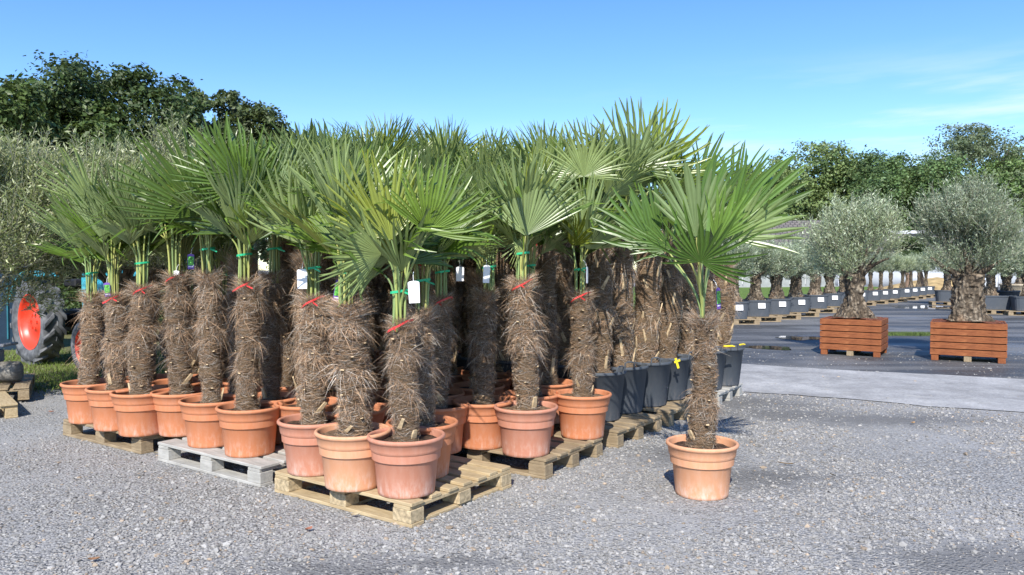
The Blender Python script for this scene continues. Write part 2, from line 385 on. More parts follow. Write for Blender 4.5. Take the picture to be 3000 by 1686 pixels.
# loose stones on the yard, too many to count
def stones():
    base = np.array([(0, 0, 1), (.894, 0, .447), (.276, .851, .447), (-.724, .526, .447), (-.724, -.526, .447), (.276, -.851, .447), (.724, .526, -.447), (-.276, .851, -.447), (-.894, 0, -.447), (-.276, -.851, -.447), (.724, -.526, -.447), (0, 0, -1)])
    F = np.array([(0, 1, 2), (0, 2, 3), (0, 3, 4), (0, 4, 5), (0, 5, 1), (1, 6, 2), (2, 7, 3), (3, 8, 4), (4, 9, 5), (5, 10, 1), (2, 6, 7), (3, 7, 8), (4, 8, 9), (5, 9, 10), (1, 10, 6)])
    r = np.random.default_rng(3); N = 90000
    Y = 2.3 + (r.random(N * 3) ** 1.35) * 10.5; X = (r.random(N * 3) * 2 - 1) * (Y * .74 + .3)
    g = r.random((30, 30))
    def vn(x, y, s):
        a = (x * s) % 29; b = (y * s) % 29; i = a.astype(int); j = b.astype(int); u = a - i; v = b - j; u = u * u * (3 - 2 * u); v = v * v * (3 - 2 * v)
        return g[i, j] * (1 - u) * (1 - v) + g[i + 1, j] * u * (1 - v) + g[i, j + 1] * (1 - u) * v + g[i + 1, j + 1] * u * v
    dn = .65 * vn(X + 40, Y + 9, .9) + .35 * vn(X + 71, Y + 30, 2.6)
    damp = np.zeros(N * 3)
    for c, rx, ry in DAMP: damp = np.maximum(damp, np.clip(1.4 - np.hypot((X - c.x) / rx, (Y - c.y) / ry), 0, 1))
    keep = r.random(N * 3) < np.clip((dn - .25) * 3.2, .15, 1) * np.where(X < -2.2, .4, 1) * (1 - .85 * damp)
    # keep clear of the concrete strip
    cc = (X - b1.x) * (-db.y) + (Y - b1.y) * db.x
    keep &= (cc < -.05) | (r.random(N * 3) < .12)
    X, Y = X[keep][:N], Y[keep][:N]; n = len(X)
    s = np.clip(r.lognormal(math.log(.0052), .42, n), .0026, .017) * (1 + .03 * Y)
    P = base[None] * r.uniform(.65, 1.3, (n, 12, 1)); P *= s[:, None, None] * np.stack([r.uniform(.8, 1.5, n), r.uniform(.7, 1.1, n), r.uniform(.4, .75, n)], 1)[:, None, :]
    a = r.random(n) * 6.283; ca, sa = np.cos(a)[:, None], np.sin(a)[:, None]
    x = P[:, :, 0] * ca - P[:, :, 1] * sa; y = P[:, :, 0] * sa + P[:, :, 1] * ca
    P = np.stack([x + X[:, None], y + Y[:, None], P[:, :, 2] + (s * .25)[:, None]], 2)
    val = np.clip(r.normal(.158, .030, n), .07, .22); C = np.stack([val * 1.04, val * 1.0, val * .94], 1)
    wm = r.random(n) < .07; C[wm] *= np.array([1.15, .95, .75])
    mb = MB(); FF = (F[None] + (np.arange(n) * 12)[:, None, None]).reshape(-1, 3)
    mb.add(P.reshape(-1, 3), FF, 0, np.repeat(C, 12, 0))
    tag(put("gravel", mb.mesh("gravel", mat_tint("stone_grey", (1, 1, 1), .85, 0, .2))), "loose grey crushed stones scattered over the yard", "gravel", kind='stuff')
stones()

# ------------------------------------------------------------------ pallets
def pallet_meshes(kind, m):
    L, W = (1.2, .81) if kind == 'euro' else (1.16, .95); r = random.Random(len(kind) * 7 + len(m.name)); H = .138
    deck = MB(); runs = []; blocks = []
    jx = lambda a=.004: r.uniform(-a, a)
    if kind == 'euro': bd = [(-.3325, .145), (-.17, .1), (0, .145), (.17, .1), (.3325, .145)]
    else: bd = [(-.425, .1), (-.255, .085), (-.11, .085), (.03, .085), (.165, .085), (.295, .085), (.425, .1)]
    for x, wd in bd: deck.box((x, jx(.006), H - .011 + jx(.0012)), (wd, L + jx(.012), .020), 0, bev=.003)
    sy = (-L / 2 + .07, 0, L / 2 - .07); st = MB()
    for y in sy: st.box((0, y, H - .033), (W + .002, .12, .021), 0, bev=.003)
    bx = (-W / 2 + (.05 if kind == 'euro' else .055), 0, W / 2 - (.05 if kind == 'euro' else .055))
    for y in sy:
        for x in bx:
            b = MB(); b.box((x, y, .022 + .036), (.1 if kind == 'euro' else .11, .135, .072), 0, bev=.003); blocks.append(b)
    if kind == 'euro':
        for x in bx:
            b = MB(); b.box((x, 0, .011), (.104, L, .021), 0, bev=.003); runs.append(b)
    else:
        for x in (bx[0], bx[2]):
            b = MB(); b.box((x, 0, .011), (.105, L + .004, .021), 0, bev=.003); runs.append(b)
        for y in sy:
            b = MB(); b.box((0, y, .0095), (W - .22, .1, .018), 0, bev=.003); runs.append(b)
    bm_ = M['chip'] if kind == 'cp' else m
    return [('deck_boards', deck.mesh('deck_boards', m)), ('cross_boards', st.mesh('cross_boards', m))] + [('block', b.mesh('block', bm_)) for b in blocks] + [('runner', b.mesh('runner', m)) for b in runs]
PM = {}
def pallet(corner, kind, m, label, rot=ROT, group='wooden pallets', z=0.0, center=None, dz=0):
    key = (kind, m.name)
    if key not in PM: PM[key] = pallet_meshes(kind, m)
    L, W = (1.2, .81) if kind == 'euro' else (1.16, .95)
    c = center if center is not None else corner + Vector((math.cos(rot), math.sin(rot), 0)) * W / 2 + Vector((-math.sin(rot), math.cos(rot), 0)) * L / 2
    t = thing("wooden_pallet", (c.x, c.y, z), rot + dz, label, "pallet", group)
    for n, me in PM[key]: put(n, me, t)
    return t
cC = gp(1204, 1550); cB = gp(763, 1430); cA = gp(408, 1333); cD = gp(1598, 1407)
pallet(cC, 'cp', M['wood_fresh'], "pale yellow pallet with chipboard blocks at the very front under three pots")
pallet(cB, 'euro', M['wood_grey'], "weathered grey-white pallet between the front pallet and the far left one")
pallet(cA, 'euro', M['wood_old'], "brown pallet at the left end of the block under three orange pots", dz=R_(1))
pallet(cD, 'euro', M['wood_old'], "tan pallet right of the front pallet carrying two sunlit terracotta pots")
pallet(cD + Vv * 1.08, 'euro', M['wood_old'], "tan pallet under the nearest black tubs beyond the terracotta pots", dz=R_(-1))
pallet(cD + Vv * 2.06, 'euro', M['wood_old'], "shaded pallet behind the lone palm under middle black tubs")
pallet(cD + Vv * 3.28, 'euro', M['wood_grey'], "last pallet of the block beside the pale concrete strip", dz=R_(2))
for i, (a, b) in enumerate(((0.0, 1.05), (1.25, 1.0), (2.5, 1.0), (1.22, 1.95), (2.45, 1.95), (1.2, 2.9), (1.2, 3.8))):
    if i == 0: continue
    pallet(cC + U * a + Vv * b, 'euro', M['wood_old'], "shadowed pallet deep inside the block of palms")

# ------------------------------------------------------------------ pots
def pot_mesh(m):
    mb = MB(); n = 48
    prof = [(.0, .006), (.150, .006), (.156, 0), (.162, .004), (.1635, .02), (.182, .212), (.1925, .222), (.194, .228), (.186, .232), (.186, .236), (.1955, .240), (.203, .250), (.206, .262), (.2105, .300), (.2175, .304), (.2225, .311), (.2235, .319), (.2195, .3265), (.212, .329), (.2045, .3265), (.2015, .318), (.1985, .26), (.194, .20)]
    mb.lathe(prof, n)
    return mb.mesh("pot", m)
def soil_mesh(r, z, m, seed=1):
    rr = np.random.default_rng(seed); mb = MB(); prof = [(r * k, z + .012 * (1 - k)) for k in (1, .85, .65, .45, .2, .01)]
    mb.lathe(prof, 28, wob=lambda a, zz, i: 1, smooth=False); V = mb.V[0]; V[:, 2] += rr.normal(0, .004, len(V)); return mb.mesh("soil", m)
POT = {k: pot_mesh(M[k]) for k in ('pot_a', 'pot_b', 'pot_c')}
SOIL = soil_mesh(.1985, .285, M['soil']); SOILF = soil_mesh(.1985, .292, M['fibresoil'], 2)
def tub_mesh():
    mb = MB(); prof = [(.0, .006), (.168, .006), (.176, 0), (.180, .012), (.222, .385), (.231, .388), (.2345, .394), (.2345, .412), (.228, .416), (.221, .412), (.213, .33)]
    mb.lathe(prof, 40)
    return mb.mesh("pot", M['pot_k'])
TUB = tub_mesh(); SOILK = soil_mesh(.216, .37, M['fibresoil'], 3)
def tub_handle_mesh():
    mb = MB(); mb.tube([(.233, -.042, .40), (.243, -.04, .455), (.245, -.02, .465), (.245, .02, .465), (.243, .04, .455), (.233, .042, .40)], .0075, 6); return mb.mesh("handle", M['pot_k'])
HANDLE = tub_handle_mesh()

# ------------------------------------------------------------------ palm parts
def trunk_meshes(seed, r0, nh, big=False, slim=False):
    """unit-height shaggy stem: core with cut leaf bases, and its coat of fibre"""
    r = np.random.default_rng(seed); mb = MB(); H = 1.0
    ph = r.uniform(0, 6, 6); nst = 26; ring = np.clip(r.normal(1, .05, nst + 1), .9, 1.12)
    lean = r.normal(0, .012, 2)
    def rad(z):
        if slim: return r0 * (1.15 + .12 * max(0, 1 - z / .1) - .5 * z + .05 * math.sin(z * 9 + ph[0]) + .04 * math.sin(z * 26 + ph[1]) + .22 * max(0, 1 - abs(z - .62) / .16))
        return r0 * (1.02 + .35 * max(0, 1 - z / .07) + .22 * min(1, max(0, (z - .12) / .5)) + .10 * math.sin(z * 8 + ph[0]) + .065 * math.sin(z * 24 + ph[1])) * (1 - .42 * max(0, (z - .80) / .20))
    def cx(z): return np.array([lean[0] * math.sin(z * 4 + ph[2]), lean[1] * math.sin(z * 3 + ph[3])])
    n = 22; V = []; F = []
    for i in range(nst + 1):
        z = i / nst * H; o = cx(z)
        for k in range(n):
            a = 2 * math.pi * k / n; rr = rad(z) * ring[i] * (1 + .05 * math.sin(3 * a + z * 17 + ph[4]) + r.normal(0, .025))
            V.append((o[0] + rr * math.cos(a), o[1] + rr * math.sin(a), z))
    for i in range(nst):
        for k in range(n): F.append((i * n + k, i * n + (k + 1) % n, (i + 1) * n + (k + 1) % n, (i + 1) * n + k))
    mb.add(V, F, 0, smooth=True)
    V2 = [(0, 0, H)] + [V[nst * n + k] for k in range(n)]; mb.add(V2, [(0, 1 + k, 1 + (k + 1) % n) for k in range(n)], 0)
    ns = 26 if not big else 30
    for i in range(ns):
        z = .03 + .9 * (i + r.random()) / ns; a = i * 2.4 + r.normal(0, .25); rr = rad(z); o = cx(z); long = (big and r.random() < .55) or (z < .15 and r.random() < .5)
        L = r.uniform(.07, .13) if long else r.uniform(.025, .045); wd = r.uniform(.018, .03) if long else r.uniform(.014, .022)
        out = Vector((math.cos(a), math.sin(a), 0)); tan = Vector((-math.sin(a), math.cos(a), 0))
        d = (out * (.25 if long else .8) + Vector((0, 0, .9 if long else .45)) + tan * float(r.normal(0, .4))).normalized()
        nrm = d.cross(tan).normalized(); t2 = nrm.cross(d).normalized(); p = Vector((o[0], o[1], z)) + out * (rr * (.97 if long else .93)); th = wd * .45
        P = [];
        for q, sc_ in ((0, 1.25), (1, .85)):
            for sx, sy in ((-1, -1), (1, -1), (1, 1), (-1, 1)): P.append(tuple(p + d * (L * q) + t2 * (wd * .5 * sx * sc_) + nrm * (th * .5 * sy * sc_)))
        mb.add(P, [[0, 1, 5, 4], [1, 2, 6, 5], [2, 3, 7, 6], [3, 0, 4, 7]], 0 if not long else 1); mb.add([P[j] for j in (4, 5, 6, 7)], [[0, 1, 2, 3]], 1)
    core = mb.mesh("trunk", [M['trunk'], M['stub']])
    # fibre: thin curved ribbons
    hb = MB(); N = nh
    z = r.random(N) * .97 + .02; a = r.random(N) * 6.283
    tiers = np.sort(r.uniform(.1, .97, 8 if not big else 9))
    tuft = r.random(N) < (.26 if not big else .2)
    k = r.integers(0, len(tiers), N); z = np.where(tuft, np.clip(tiers[k] + .22 * np.sin(a + k * 2.1) * .2 + r.normal(0, .022, N), .03, .99), z)
    amp = (.75 if slim else 1) * (.12 + .88 * np.clip(np.sin(a * 2 + k * 1.9 + ph[5]) * .6 + .35 + .35 * np.sin(a * 3 - k * 2.7), 0, 1)) * np.clip((z - .08) / .3, .15, 1); crown = r.random(N) < .10; z = np.where(crown, r.uniform(.90, 1.0, N), z); tuft |= crown
    out = np.stack([np.cos(a), np.sin(a), np.zeros(N)], 1); tan = np.stack([-np.sin(a), np.cos(a), np.zeros(N)], 1); up = np.array([0, 0, 1.0])
    rr = np.array([rad(q) for q in z]); p0 = out * rr[:, None] * .97; p0[:, 2] = z
    sgn = np.where(r.random(N) < .5, -1, 1)[:, None]
    dh = tan * sgn * r.uniform(.6, 1, (N, 1)) + up * r.normal(.0, .26, (N, 1)) + up * (.35 * np.sin(a * 3 + z * 40))[:, None] + out * r.uniform(-.02, .3, (N, 1))
    dtf = out * r.uniform(.3, 1.0, (N, 1)) + tan * r.normal(0, .7, (N, 1)) + up * np.where(crown, r.uniform(.6, 1.5, N), r.normal(-.05, .6, N))[:, None]
    d = np.where(tuft[:, None], dtf, dh); d /= np.linalg.norm(d, axis=1)[:, None]
    L = np.where(tuft, r.uniform(.025, .13, N) * amp + .012, r.uniform(.035, .09, N)); L = np.where(crown, r.uniform(.05, .13, N), L)
    grav = np.where(tuft, r.uniform(.1, 1.3, N), 0) * np.where(crown, .3, 1)
    wd = r.uniform(.0005, .0014, N) * (1.25 if big else 1); pts = []
    bend = r.normal(0, .35, (N, 1)) * tan
    for s in (0, .33, .66, 1):
        q = p0 + d * (L * s)[:, None] + (bend * L[:, None]) * s * s; q[:, 2] -= grav * L * s * s
        if True:   # hugging strands follow the stem
            rad_now = np.linalg.norm(q[:, :2], axis=1); lim = rr * 1.02 + .016 * s + np.abs(r.normal(0, .003, N)); f = np.where(tuft, 1, np.where(rad_now > lim, lim / rad_now, np.maximum(1, rr * .99 / rad_now))); q[:, 0] *= f; q[:, 1] *= f
        pts.append(q)
    for q in pts:
        q[:, 0] += lean[0] * np.sin(q[:, 2] * 4 + ph[2]); q[:, 1] += lean[1] * np.sin(q[:, 2] * 3 + ph[3])
    side = np.cross(d, r.normal(0, 1, (N, 3))); side /= np.linalg.norm(side, axis=1)[:, None]
    VV = np.zeros((N, 8, 3)); tw = (1, .9, .65, .15)
    for i in range(4): VV[:, 2 * i] = pts[i] - side * (wd * tw[i])[:, None]; VV[:, 2 * i + 1] = pts[i] + side * (wd * tw[i])[:, None]
    FF = np.array([(0, 1, 3, 2), (2, 3, 5, 4), (4, 5, 7, 6)]); FF = (FF[None] + (np.arange(N) * 8)[:, None, None]).reshape(-1, 4)
    v = np.clip(r.normal(.128, .052, N), .03, .28) * np.where(tuft, 1.25, 1.0); C = np.stack([v * 1.40, v * .93, v * .58], 1); gy = r.random(N) < .35; C[gy] = np.stack([v * 1.15, v * 1.02, v * .86], 1)[gy] * 1.25
    hb.add(VV.reshape(-1, 3), FF, 0, np.repeat(C, 8, 0)); hair = hb.mesh("fibre", M['hair'])
    return core, hair
TRUNKS = [trunk_meshes(10 + i, .061, 11500) for i in range(5)] + [trunk_meshes(31, .062, 9000, slim=True)]
BIGTR = [trunk_meshes(40 + i, .100, 9000, True) for i in range(3)]

def blade_mesh(seed, S, nseg, R=1.0, cup=.25, droop=.35, fold=.45, split=.42, mat='leaf', notch=0.0, limp=.15, ragged=.05):
    """fan blade, hinge at the origin, axis +Y, upper face +Z"""
    r = np.random.default_rng(seed); mb = MB(); dth = 2 * S / nseg
    st = (.03, .55, 1.0)           # joined stations, fractions of the split radius
    for i in range(nseg):
        th = -S + (i + .5) * dth; u = abs(th) / S; Ri = R * (1 - .30 * u ** 2) * (1 - abs(r.normal(0, ragged))); rs = R * split * (1 - .25 * u) * (1 + r.normal(0, .09)); rs = min(rs, Ri * .7)
        lat = r.normal(0, .045); dr = droop * r.uniform(.3, 2.0); th += r.normal(0, .012); lp = r.random() < limp; kink = r.uniform(.55, .85)
        rads = [rs * s for s in st] + [rs + (Ri - rs) * s for s in (.3, .6, .85, 1.0)]
        wj = rs * math.sin(dth / 2) * 1.04; ws = [x * math.sin(dth / 2) * 1.04 for x in rads[:3]] + [wj * s for s in (.97, .8, .52, .16)]
        P = []; C = []
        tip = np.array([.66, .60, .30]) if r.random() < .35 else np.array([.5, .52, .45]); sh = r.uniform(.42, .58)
        for j, (q, wd) in enumerate(zip(rads, ws)):
            f = max(0, (q - rs * .8) / R); zc = cup * q * (1 - math.cos(th)) - dr * f * f * R
            th2 = th + lat * f * 3
            if lp and q / Ri > kink:
                ex = (q - kink * Ri); q = kink * Ri + ex * .35; zc -= ex * .9
            dx, dy = math.sin(th2), math.cos(th2); cx, cy = dx * q, dy * q
            P += [(cx - dy * wd, cy + dx * wd, zc), (cx, cy, zc - fold * wd * (1 if i % 1 == 0 else 1)), (cx + dy * wd, cy - dx * wd, zc)]
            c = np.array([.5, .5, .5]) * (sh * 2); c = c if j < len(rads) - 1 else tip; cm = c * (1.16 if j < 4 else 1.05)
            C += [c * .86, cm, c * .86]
        F = []
        for j in range(len(rads) - 1):
            o = j * 3; F += [(o, o + 1, o + 4, o + 3), (o + 1, o + 2, o + 5, o + 4)]
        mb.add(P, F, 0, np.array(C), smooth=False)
    return mb.mesh("frond", M[mat])
BL = [blade_mesh(101, R_(64), 24, cup=.45, droop=.18), blade_mesh(102, R_(78), 28, cup=.35, droop=.3, ragged=.09, limp=.2), blade_mesh(103, R_(44), 17, cup=.8, droop=.15, limp=.08),
      blade_mesh(104, R_(88), 31, cup=.3, droop=.42, limp=.35, ragged=.1), blade_mesh(105, R_(30), 13, cup=.9, droop=.1, limp=.05), blade_mesh(106, R_(104), 36, cup=.15, droop=.3, limp=.12), blade_mesh(107, R_(54), 20, cup=.5, droop=.4, limp=.3, ragged=.1)]
RB = [BL[0], BL[1], BL[2], BL[3], BL[4], BL[6], BL[2], BL[4]]
BL2 = [blade_mesh(201, R_(50), 15, cup=.4, droop=.14, split=.55, mat='leaf2', limp=.05, ragged=.08), blade_mesh(202, R_(112), 23, cup=.12, droop=.25, split=.33, mat='leaf2', limp=.2, ragged=.16), blade_mesh(203, R_(34), 13, cup=.6, droop=.12, split=.55, mat='leaf2', limp=.05), blade_mesh(204, R_(42), 13, cup=.4, droop=.3, split=.45, mat='leaf2', limp=.1, ragged=.1)]
def petiole_mesh(p0, p1, t1, minv, r0=.007, col=None, t0=None):
    p0, p1, t1 = Vector(p0), Vector(p1), Vector(t1).normalized(); L = (p1 - p0).length
    a = p0 + (t0 if t0 is not None else Vector((0, 0, 1))) * L * .4; b = p1 - t1 * L * .3; pts = []
    for i in range(9):
        s = i / 8; pts.append(minv @ (p0 * (1 - s) ** 3 + a * 3 * s * (1 - s) ** 2 + b * 3 * s * s * (1 - s) + p1 * s ** 3))
    k = 1 / minv.inverted().to_scale().x; mb = MB(); c = col or (.20, .25, .045)
    rads = [r0 * k * (1.5 if i == 0 else 1.15 - .4 * i / 8) for i in range(9)]
    C = np.tile(np.array(c), (9 * 6, 1)); mb.tube([tuple(p) for p in pts], rads, 6, 0, C, cap=False)
    return mb.mesh("petiole", M['petiole'])
def frame(axis, normal, pos, s):
    y = Vector(axis).normalized(); z = Vector(normal); z = (z - y * z.dot(y)).normalized(); x = y.cross(z)
    return Matrix.Translation(Vector(pos)) @ Matrix((x, y, z)).transposed().to_4x4() @ Matrix.Scale(s, 4)
def add_frond(palm, blade, axis, normal, pos, s, base, pr=.0072, col=None, t0=None):
    m = frame(axis, normal, pos, s); f = put("frond", blade, palm, m)
    put("petiole", petiole_mesh(base, pos, axis, m.inverted(), pr, col, t0), f)
    return f
PETCOLS = [(.150, .170, .050), (.125, .155, .055), (.185, .190, .060), (.105, .145, .055)]
def random_crown(palm, rr, ztop, n, R, pl, tied=True, skip_front=0.0, blades=None, off=Vector((0, 0, 0))):
    blades = blades or RB
    for i in range(n):
        k = i / max(1, n - 1)          # 0 = outermost/lowest, 1 = spear
        phi = i * 2.399 + rr.uniform(-.3, .3) + palm['seed']
        o = Vector((math.cos(phi), math.sin(phi), 0))
        if tied: t = R_(54 * (1 - k) ** 1.35 + rr.uniform(-7, 10) + 4); lean = R_(7 * (1 - k) + rr.uniform(0, 3)); L = pl * (.78 + .42 * k + rr.uniform(-.08, .1))
        else: t = R_(95 * (1 - k) ** 1.05 + rr.uniform(-10, 10) + 6); lean = R_(48 * (1 - k) + 4); L = pl * (.75 + .35 * k + rr.uniform(-.1, .1))
        base = off + o * .035 + Vector((0, 0, ztop - .06)); hp = base + (o * math.sin(lean) + Vector((0, 0, math.cos(lean)))) * L
        ax = Vector((0, 0, math.cos(t))) + o * math.sin(t); tw = rr.uniform(-.5, .5); side = o.cross(Vector((0, 0, 1)))
        nrm = -o * math.cos(t) + Vector((0, 0, math.sin(t))) + side * tw
        s = R * (.82 + .25 * math.sin(math.pi * min(1, k * 1.15)) + rr.uniform(-.08, .08))
        b = blades[rr.randrange(len(blades))] if k < .8 else blades[(2, 4)[rr.randrange(2)] % len(blades)]
        add_frond(palm, b, ax, nrm, hp, s, base, col=PETCOLS[rr.randrange(4)])
def ring_mesh(name, r, wd, m, tail=0.1, seed=0, tilt=.15):
    rr = random.Random(seed); mb = MB(); V = []; F = []; n = 20
    for i in range(n):
        a = 2 * math.pi * i / n; k = 1 + .1 * math.sin(3 * a + seed)
        for s in (-.5, .5): V.append((r * k * math.cos(a), r * k * math.sin(a), wd * s + tilt * r * math.cos(a)))
    F = [(2 * i, 2 * ((i + 1) % n), 2 * ((i + 1) % n) + 1, 2 * i + 1) for i in range(n)]; mb.add(V, F)
    V = []; F = []; a0 = -math.pi / 2 + rr.uniform(-.6, .6)
    for i in range(6):
        s = i / 5; q = Vector((r * math.cos(a0), r * math.sin(a0), 0)) * 1.03 + Vector((math.cos(a0) * .5 + .5 * rr.choice((-1, 1)) * (1 if i == 0 else 1) * 0 + math.cos(a0 + 1.2) * .8, math.sin(a0), -.35)) * (tail * s)
        V += [tuple(q + Vector((0, 0, wd * .45 * (1 - .2 * s)))), tuple(q - Vector((0, 0, wd * .45 * (1 - .2 * s))))]
    F = [(2 * i, 2 * i + 1, 2 * i + 3, 2 * i + 2) for i in range(5)]; mb.add(V, F)
    me = mb.mesh(name, m); return me
def solid(o, th):
    md = o.modifiers.new('thickness', 'SOLIDIFY'); md.thickness = th; md.offset = 0
TAPES = [ring_mesh("tie_tape", .052, .014, M['tape'], .06, i) for i in range(3)]
REDS = [ring_mesh("ribbon", .074, .013, M['red'], .05, 5 + i, .5) for i in range(3)]

def palm(xy, z, pot, label, ztop, seed, big=False, n=13, R=.54, pl=.43, heroes=(), tape=True, red=False, group='fan palms in terracotta pots', tr=None, ts=.94, fsoil=False, lean=(0, 0), tied=True, blades=None, cat='palm'):
    """ztop: height of the stem top above ground"""
    rr = random.Random(seed)
    p = thing("potted_palm", (xy[0], xy[1], z), 0, label, cat, group); p['seed'] = rr.uniform(0, 6.28)
    if big:
        pt = put("pot", TUB, p, Matrix.Rotation(rr.uniform(0, 6), 4, 'Z')); sl = put("soil", SOILK, p); hb = .37
        for k in range(2): put("handle", HANDLE, p, Matrix.Rotation(R_(-60 + 180 * k) + rr.uniform(-.5, .5), 4, 'Z'))
    else:
        pt = put("pot", POT[pot], p, Matrix.Rotation(rr.uniform(0, 6), 4, 'Z')); sl = put("soil", SOILF if fsoil else SOIL, p, Matrix.Rotation(rr.uniform(0, 6), 4, 'Z')); hb = .285
    zt = ztop - z; core, hair = (BIGTR if big else TRUNKS)[tr if tr is not None else rr.randrange(3 if big else 5)]
    m = Matrix.Translation((0, 0, hb)) @ Matrix.Rotation(rr.uniform(0, 6.28), 4, 'Z') @ Matrix.Diagonal((ts, ts, zt - hb, 1))
    if lean == (0, 0) and not big and n: lean = (rr.uniform(-.055, .055), rr.uniform(-.05, .05))
    if lean != (0, 0):
        sh = Matrix.Identity(4); sh[0][2] = lean[0]; sh[1][2] = lean[1]; sh[0][3] = -lean[0] * hb; sh[1][3] = -lean[1] * hb; m = sh @ m
        off = Vector((lean[0] * (zt - hb), lean[1] * (zt - hb), 0))
    else: off = Vector((0, 0, 0))
    t = put("trunk", core, p); t.matrix_local = m; f = put("fibre", hair, t); tag(f, kind='stuff')
    random_crown(p, rr, zt, n, R, pl, tied, blades=blades, off=off)
    org = Vector((xy[0], xy[1], z))
    for h in heroes:
        hx, hy, al, be, face, Rp, b = h[:7]; dY = h[7] if len(h) > 7 else -.06
        pos = ad(hx, hy, xy[1] + dY); vd = (Vector((0, 0, CAM_H)) - pos).normalized(); cx = Vector((0, 0, 1)).cross(vd).normalized(); up = Vector((0, 0, 1)); al, be = R_(al), R_(be)
        ax = (cx * math.cos(al) + up * math.sin(al)) * math.cos(be) + vd * math.sin(be)
        nr = vd if face > 0 else -vd; s = Rp * K / FPX * pos.y / max(.5, math.cos(be))
        add_frond(p, b, ax, nr, pos - org, s, Vector((off.x, off.y, zt - .06)) + (pos - org - off).normalized() * .02, .007, PETCOLS[rr.randrange(4)])
    if tape:
        o = put("tie_tape", TAPES[rr.randrange(3)], p, Matrix.Translation((off.x, off.y, zt + pl * .42)) @ Matrix.Rotation(rr.uniform(-.5, .5), 4, 'Z'))
    if red: put("ribbon", REDS[rr.randrange(3)], p, Matrix.Translation((off.x, off.y, zt - .03)) @ Matrix.Rotation(rr.uniform(-.4, .4), 4, 'Z'))
    return p

DZ = .138; RZ = DZ + .322
def rim(x, y): return gd(x, y, RZ)
def ztop(x, y, Y): return ad(x, y, Y).z
used = []
def front(x, y, yt, pot, label, seed, **kw):
    c = rim(x, y) + Vv * (.045 if kw.pop('inset', 0) else 0); used.append(c); return palm((c.x, c.y), DZ, pot, label, ztop(x, yt, c.y), seed, **kw)
b_wide, b_full, b_nar, b_open = BL[1], BL[5], BL[4], BL[3]
front(228, 962, 742, 'pot_a', "slim-stemmed palm in orange pot at the left end of the block", 1, n=11, tape=True, heroes=[(232, 520, 122, 10, -1, 165, BL[2]), (245, 605, 135, 20, -1, 80, BL[0])])
front(293, 975, 742, 'pot_a', "palm second from the left end, orange pot squeezed between two pots", 2, n=12, red=True, tape=False, heroes=[(300, 560, 75, 15, -1, 170, BL[0])])
front(357, 985, 722, 'pot_a', "palm with thick shaggy stem in orange pot nearest the grey pallet", 3, n=12, red=True, ts=1.1, heroes=[(345, 600, 100, 0, -1, 150, BL[0])])
front(457, 985, 695, 'pot_a', "palm in orange pot on left end of the grey-white pallet", 4, n=13, red=True, ts=1.05, tape=False)
front(532, 1005, 690, 'pot_a', "palm in the middle pot of the grey-white pallet, fan leaning left", 5, n=12, lean=(-.02, 0), heroes=[(505, 543, 124, 3, 1, 245, BL[0], -.2)])
front(628, 1022, 708, 'pot_a', "palm in the big orange pot on right end of the grey-white pallet", 6, n=13, red=True, heroes=[(650, 520, 72, 10, 1, 205, BL[6]), (610, 470, 118, 15, 1, 190, BL[3]), (700, 480, 50, 5, -1, 180, BL[2]), (560, 430, 100, 10, 1, 150, BL[6])])
front(775, 1058, 748, 'pot_b', "palm with white tag and one pale open fan in faded pot", 7, inset=1, n=9, red=True, tr=1, ts=.95, heroes=[(755, 613, 98, 6, -1, 210, BL[0], -.22)])
front(874, 1086, 765, 'pot_c', "palm with the broadest stem in the light peach pot on the front pallet", 8, inset=1, n=10, tr=2, ts=1.2, fsoil=True, heroes=[(868, 575, 103, 3, -1, 250, b_nar, -.16), (990, 640, 150, 35, -1, 200, b_open, -.1)])
front(1008, 1098, 808, 'pot_b', "foremost palm in dusty rose pot at the corner of the front pallet", 9, inset=1, n=8, red=True, tr=3, ts=.95, pl=.4, heroes=[(985, 605, 108, 5, -1, 235, BL[0], -.16), (1075, 585, 66, 14, 1, 205, BL[1], -.22), (960, 640, 165, 30, -1, 165, b_wide, -.14)])
front(1062, 1062, 780, 'pot_a', "palm in orange pot directly behind the foremost palm's pot", 10, n=11)
front(1102, 1018, 750, 'pot_a', "shaded palm in orange pot at the back right of the front pallet", 11, n=11, red=True)
front(1215, 1008, 735, 'pot_a', "palm with stem in deep shade in half-lit orange pot", 12, n=12)
front(1323, 1022, 705, 'pot_b', "palm with the wildest frayed fibre in dusty rose pot, green tape at its leaf stalks", 13, n=10, red=True, tr=4, ts=1.05, fsoil=True, heroes=[(1322, 594, 84, 5, -1, 225, BL[0], -.2), (1322, 596, 235, 5, -1, 90, b_nar)])
front(1465, 990, 738, 'pot_a', "upright palm in clean orange pot next to the black tubs", 14, n=10, red=True, tr=0, ts=.95, fsoil=True, heroes=[(1467, 597, 88, 3, -1, 175, BL[2], -.15), (1469, 445, 92, 10, -1, 145, b_full, .1)])
front(1338, 990, 730, 'pot_a', "palm half hidden behind the frayed palm in the dusty rose pot", 15, n=11)
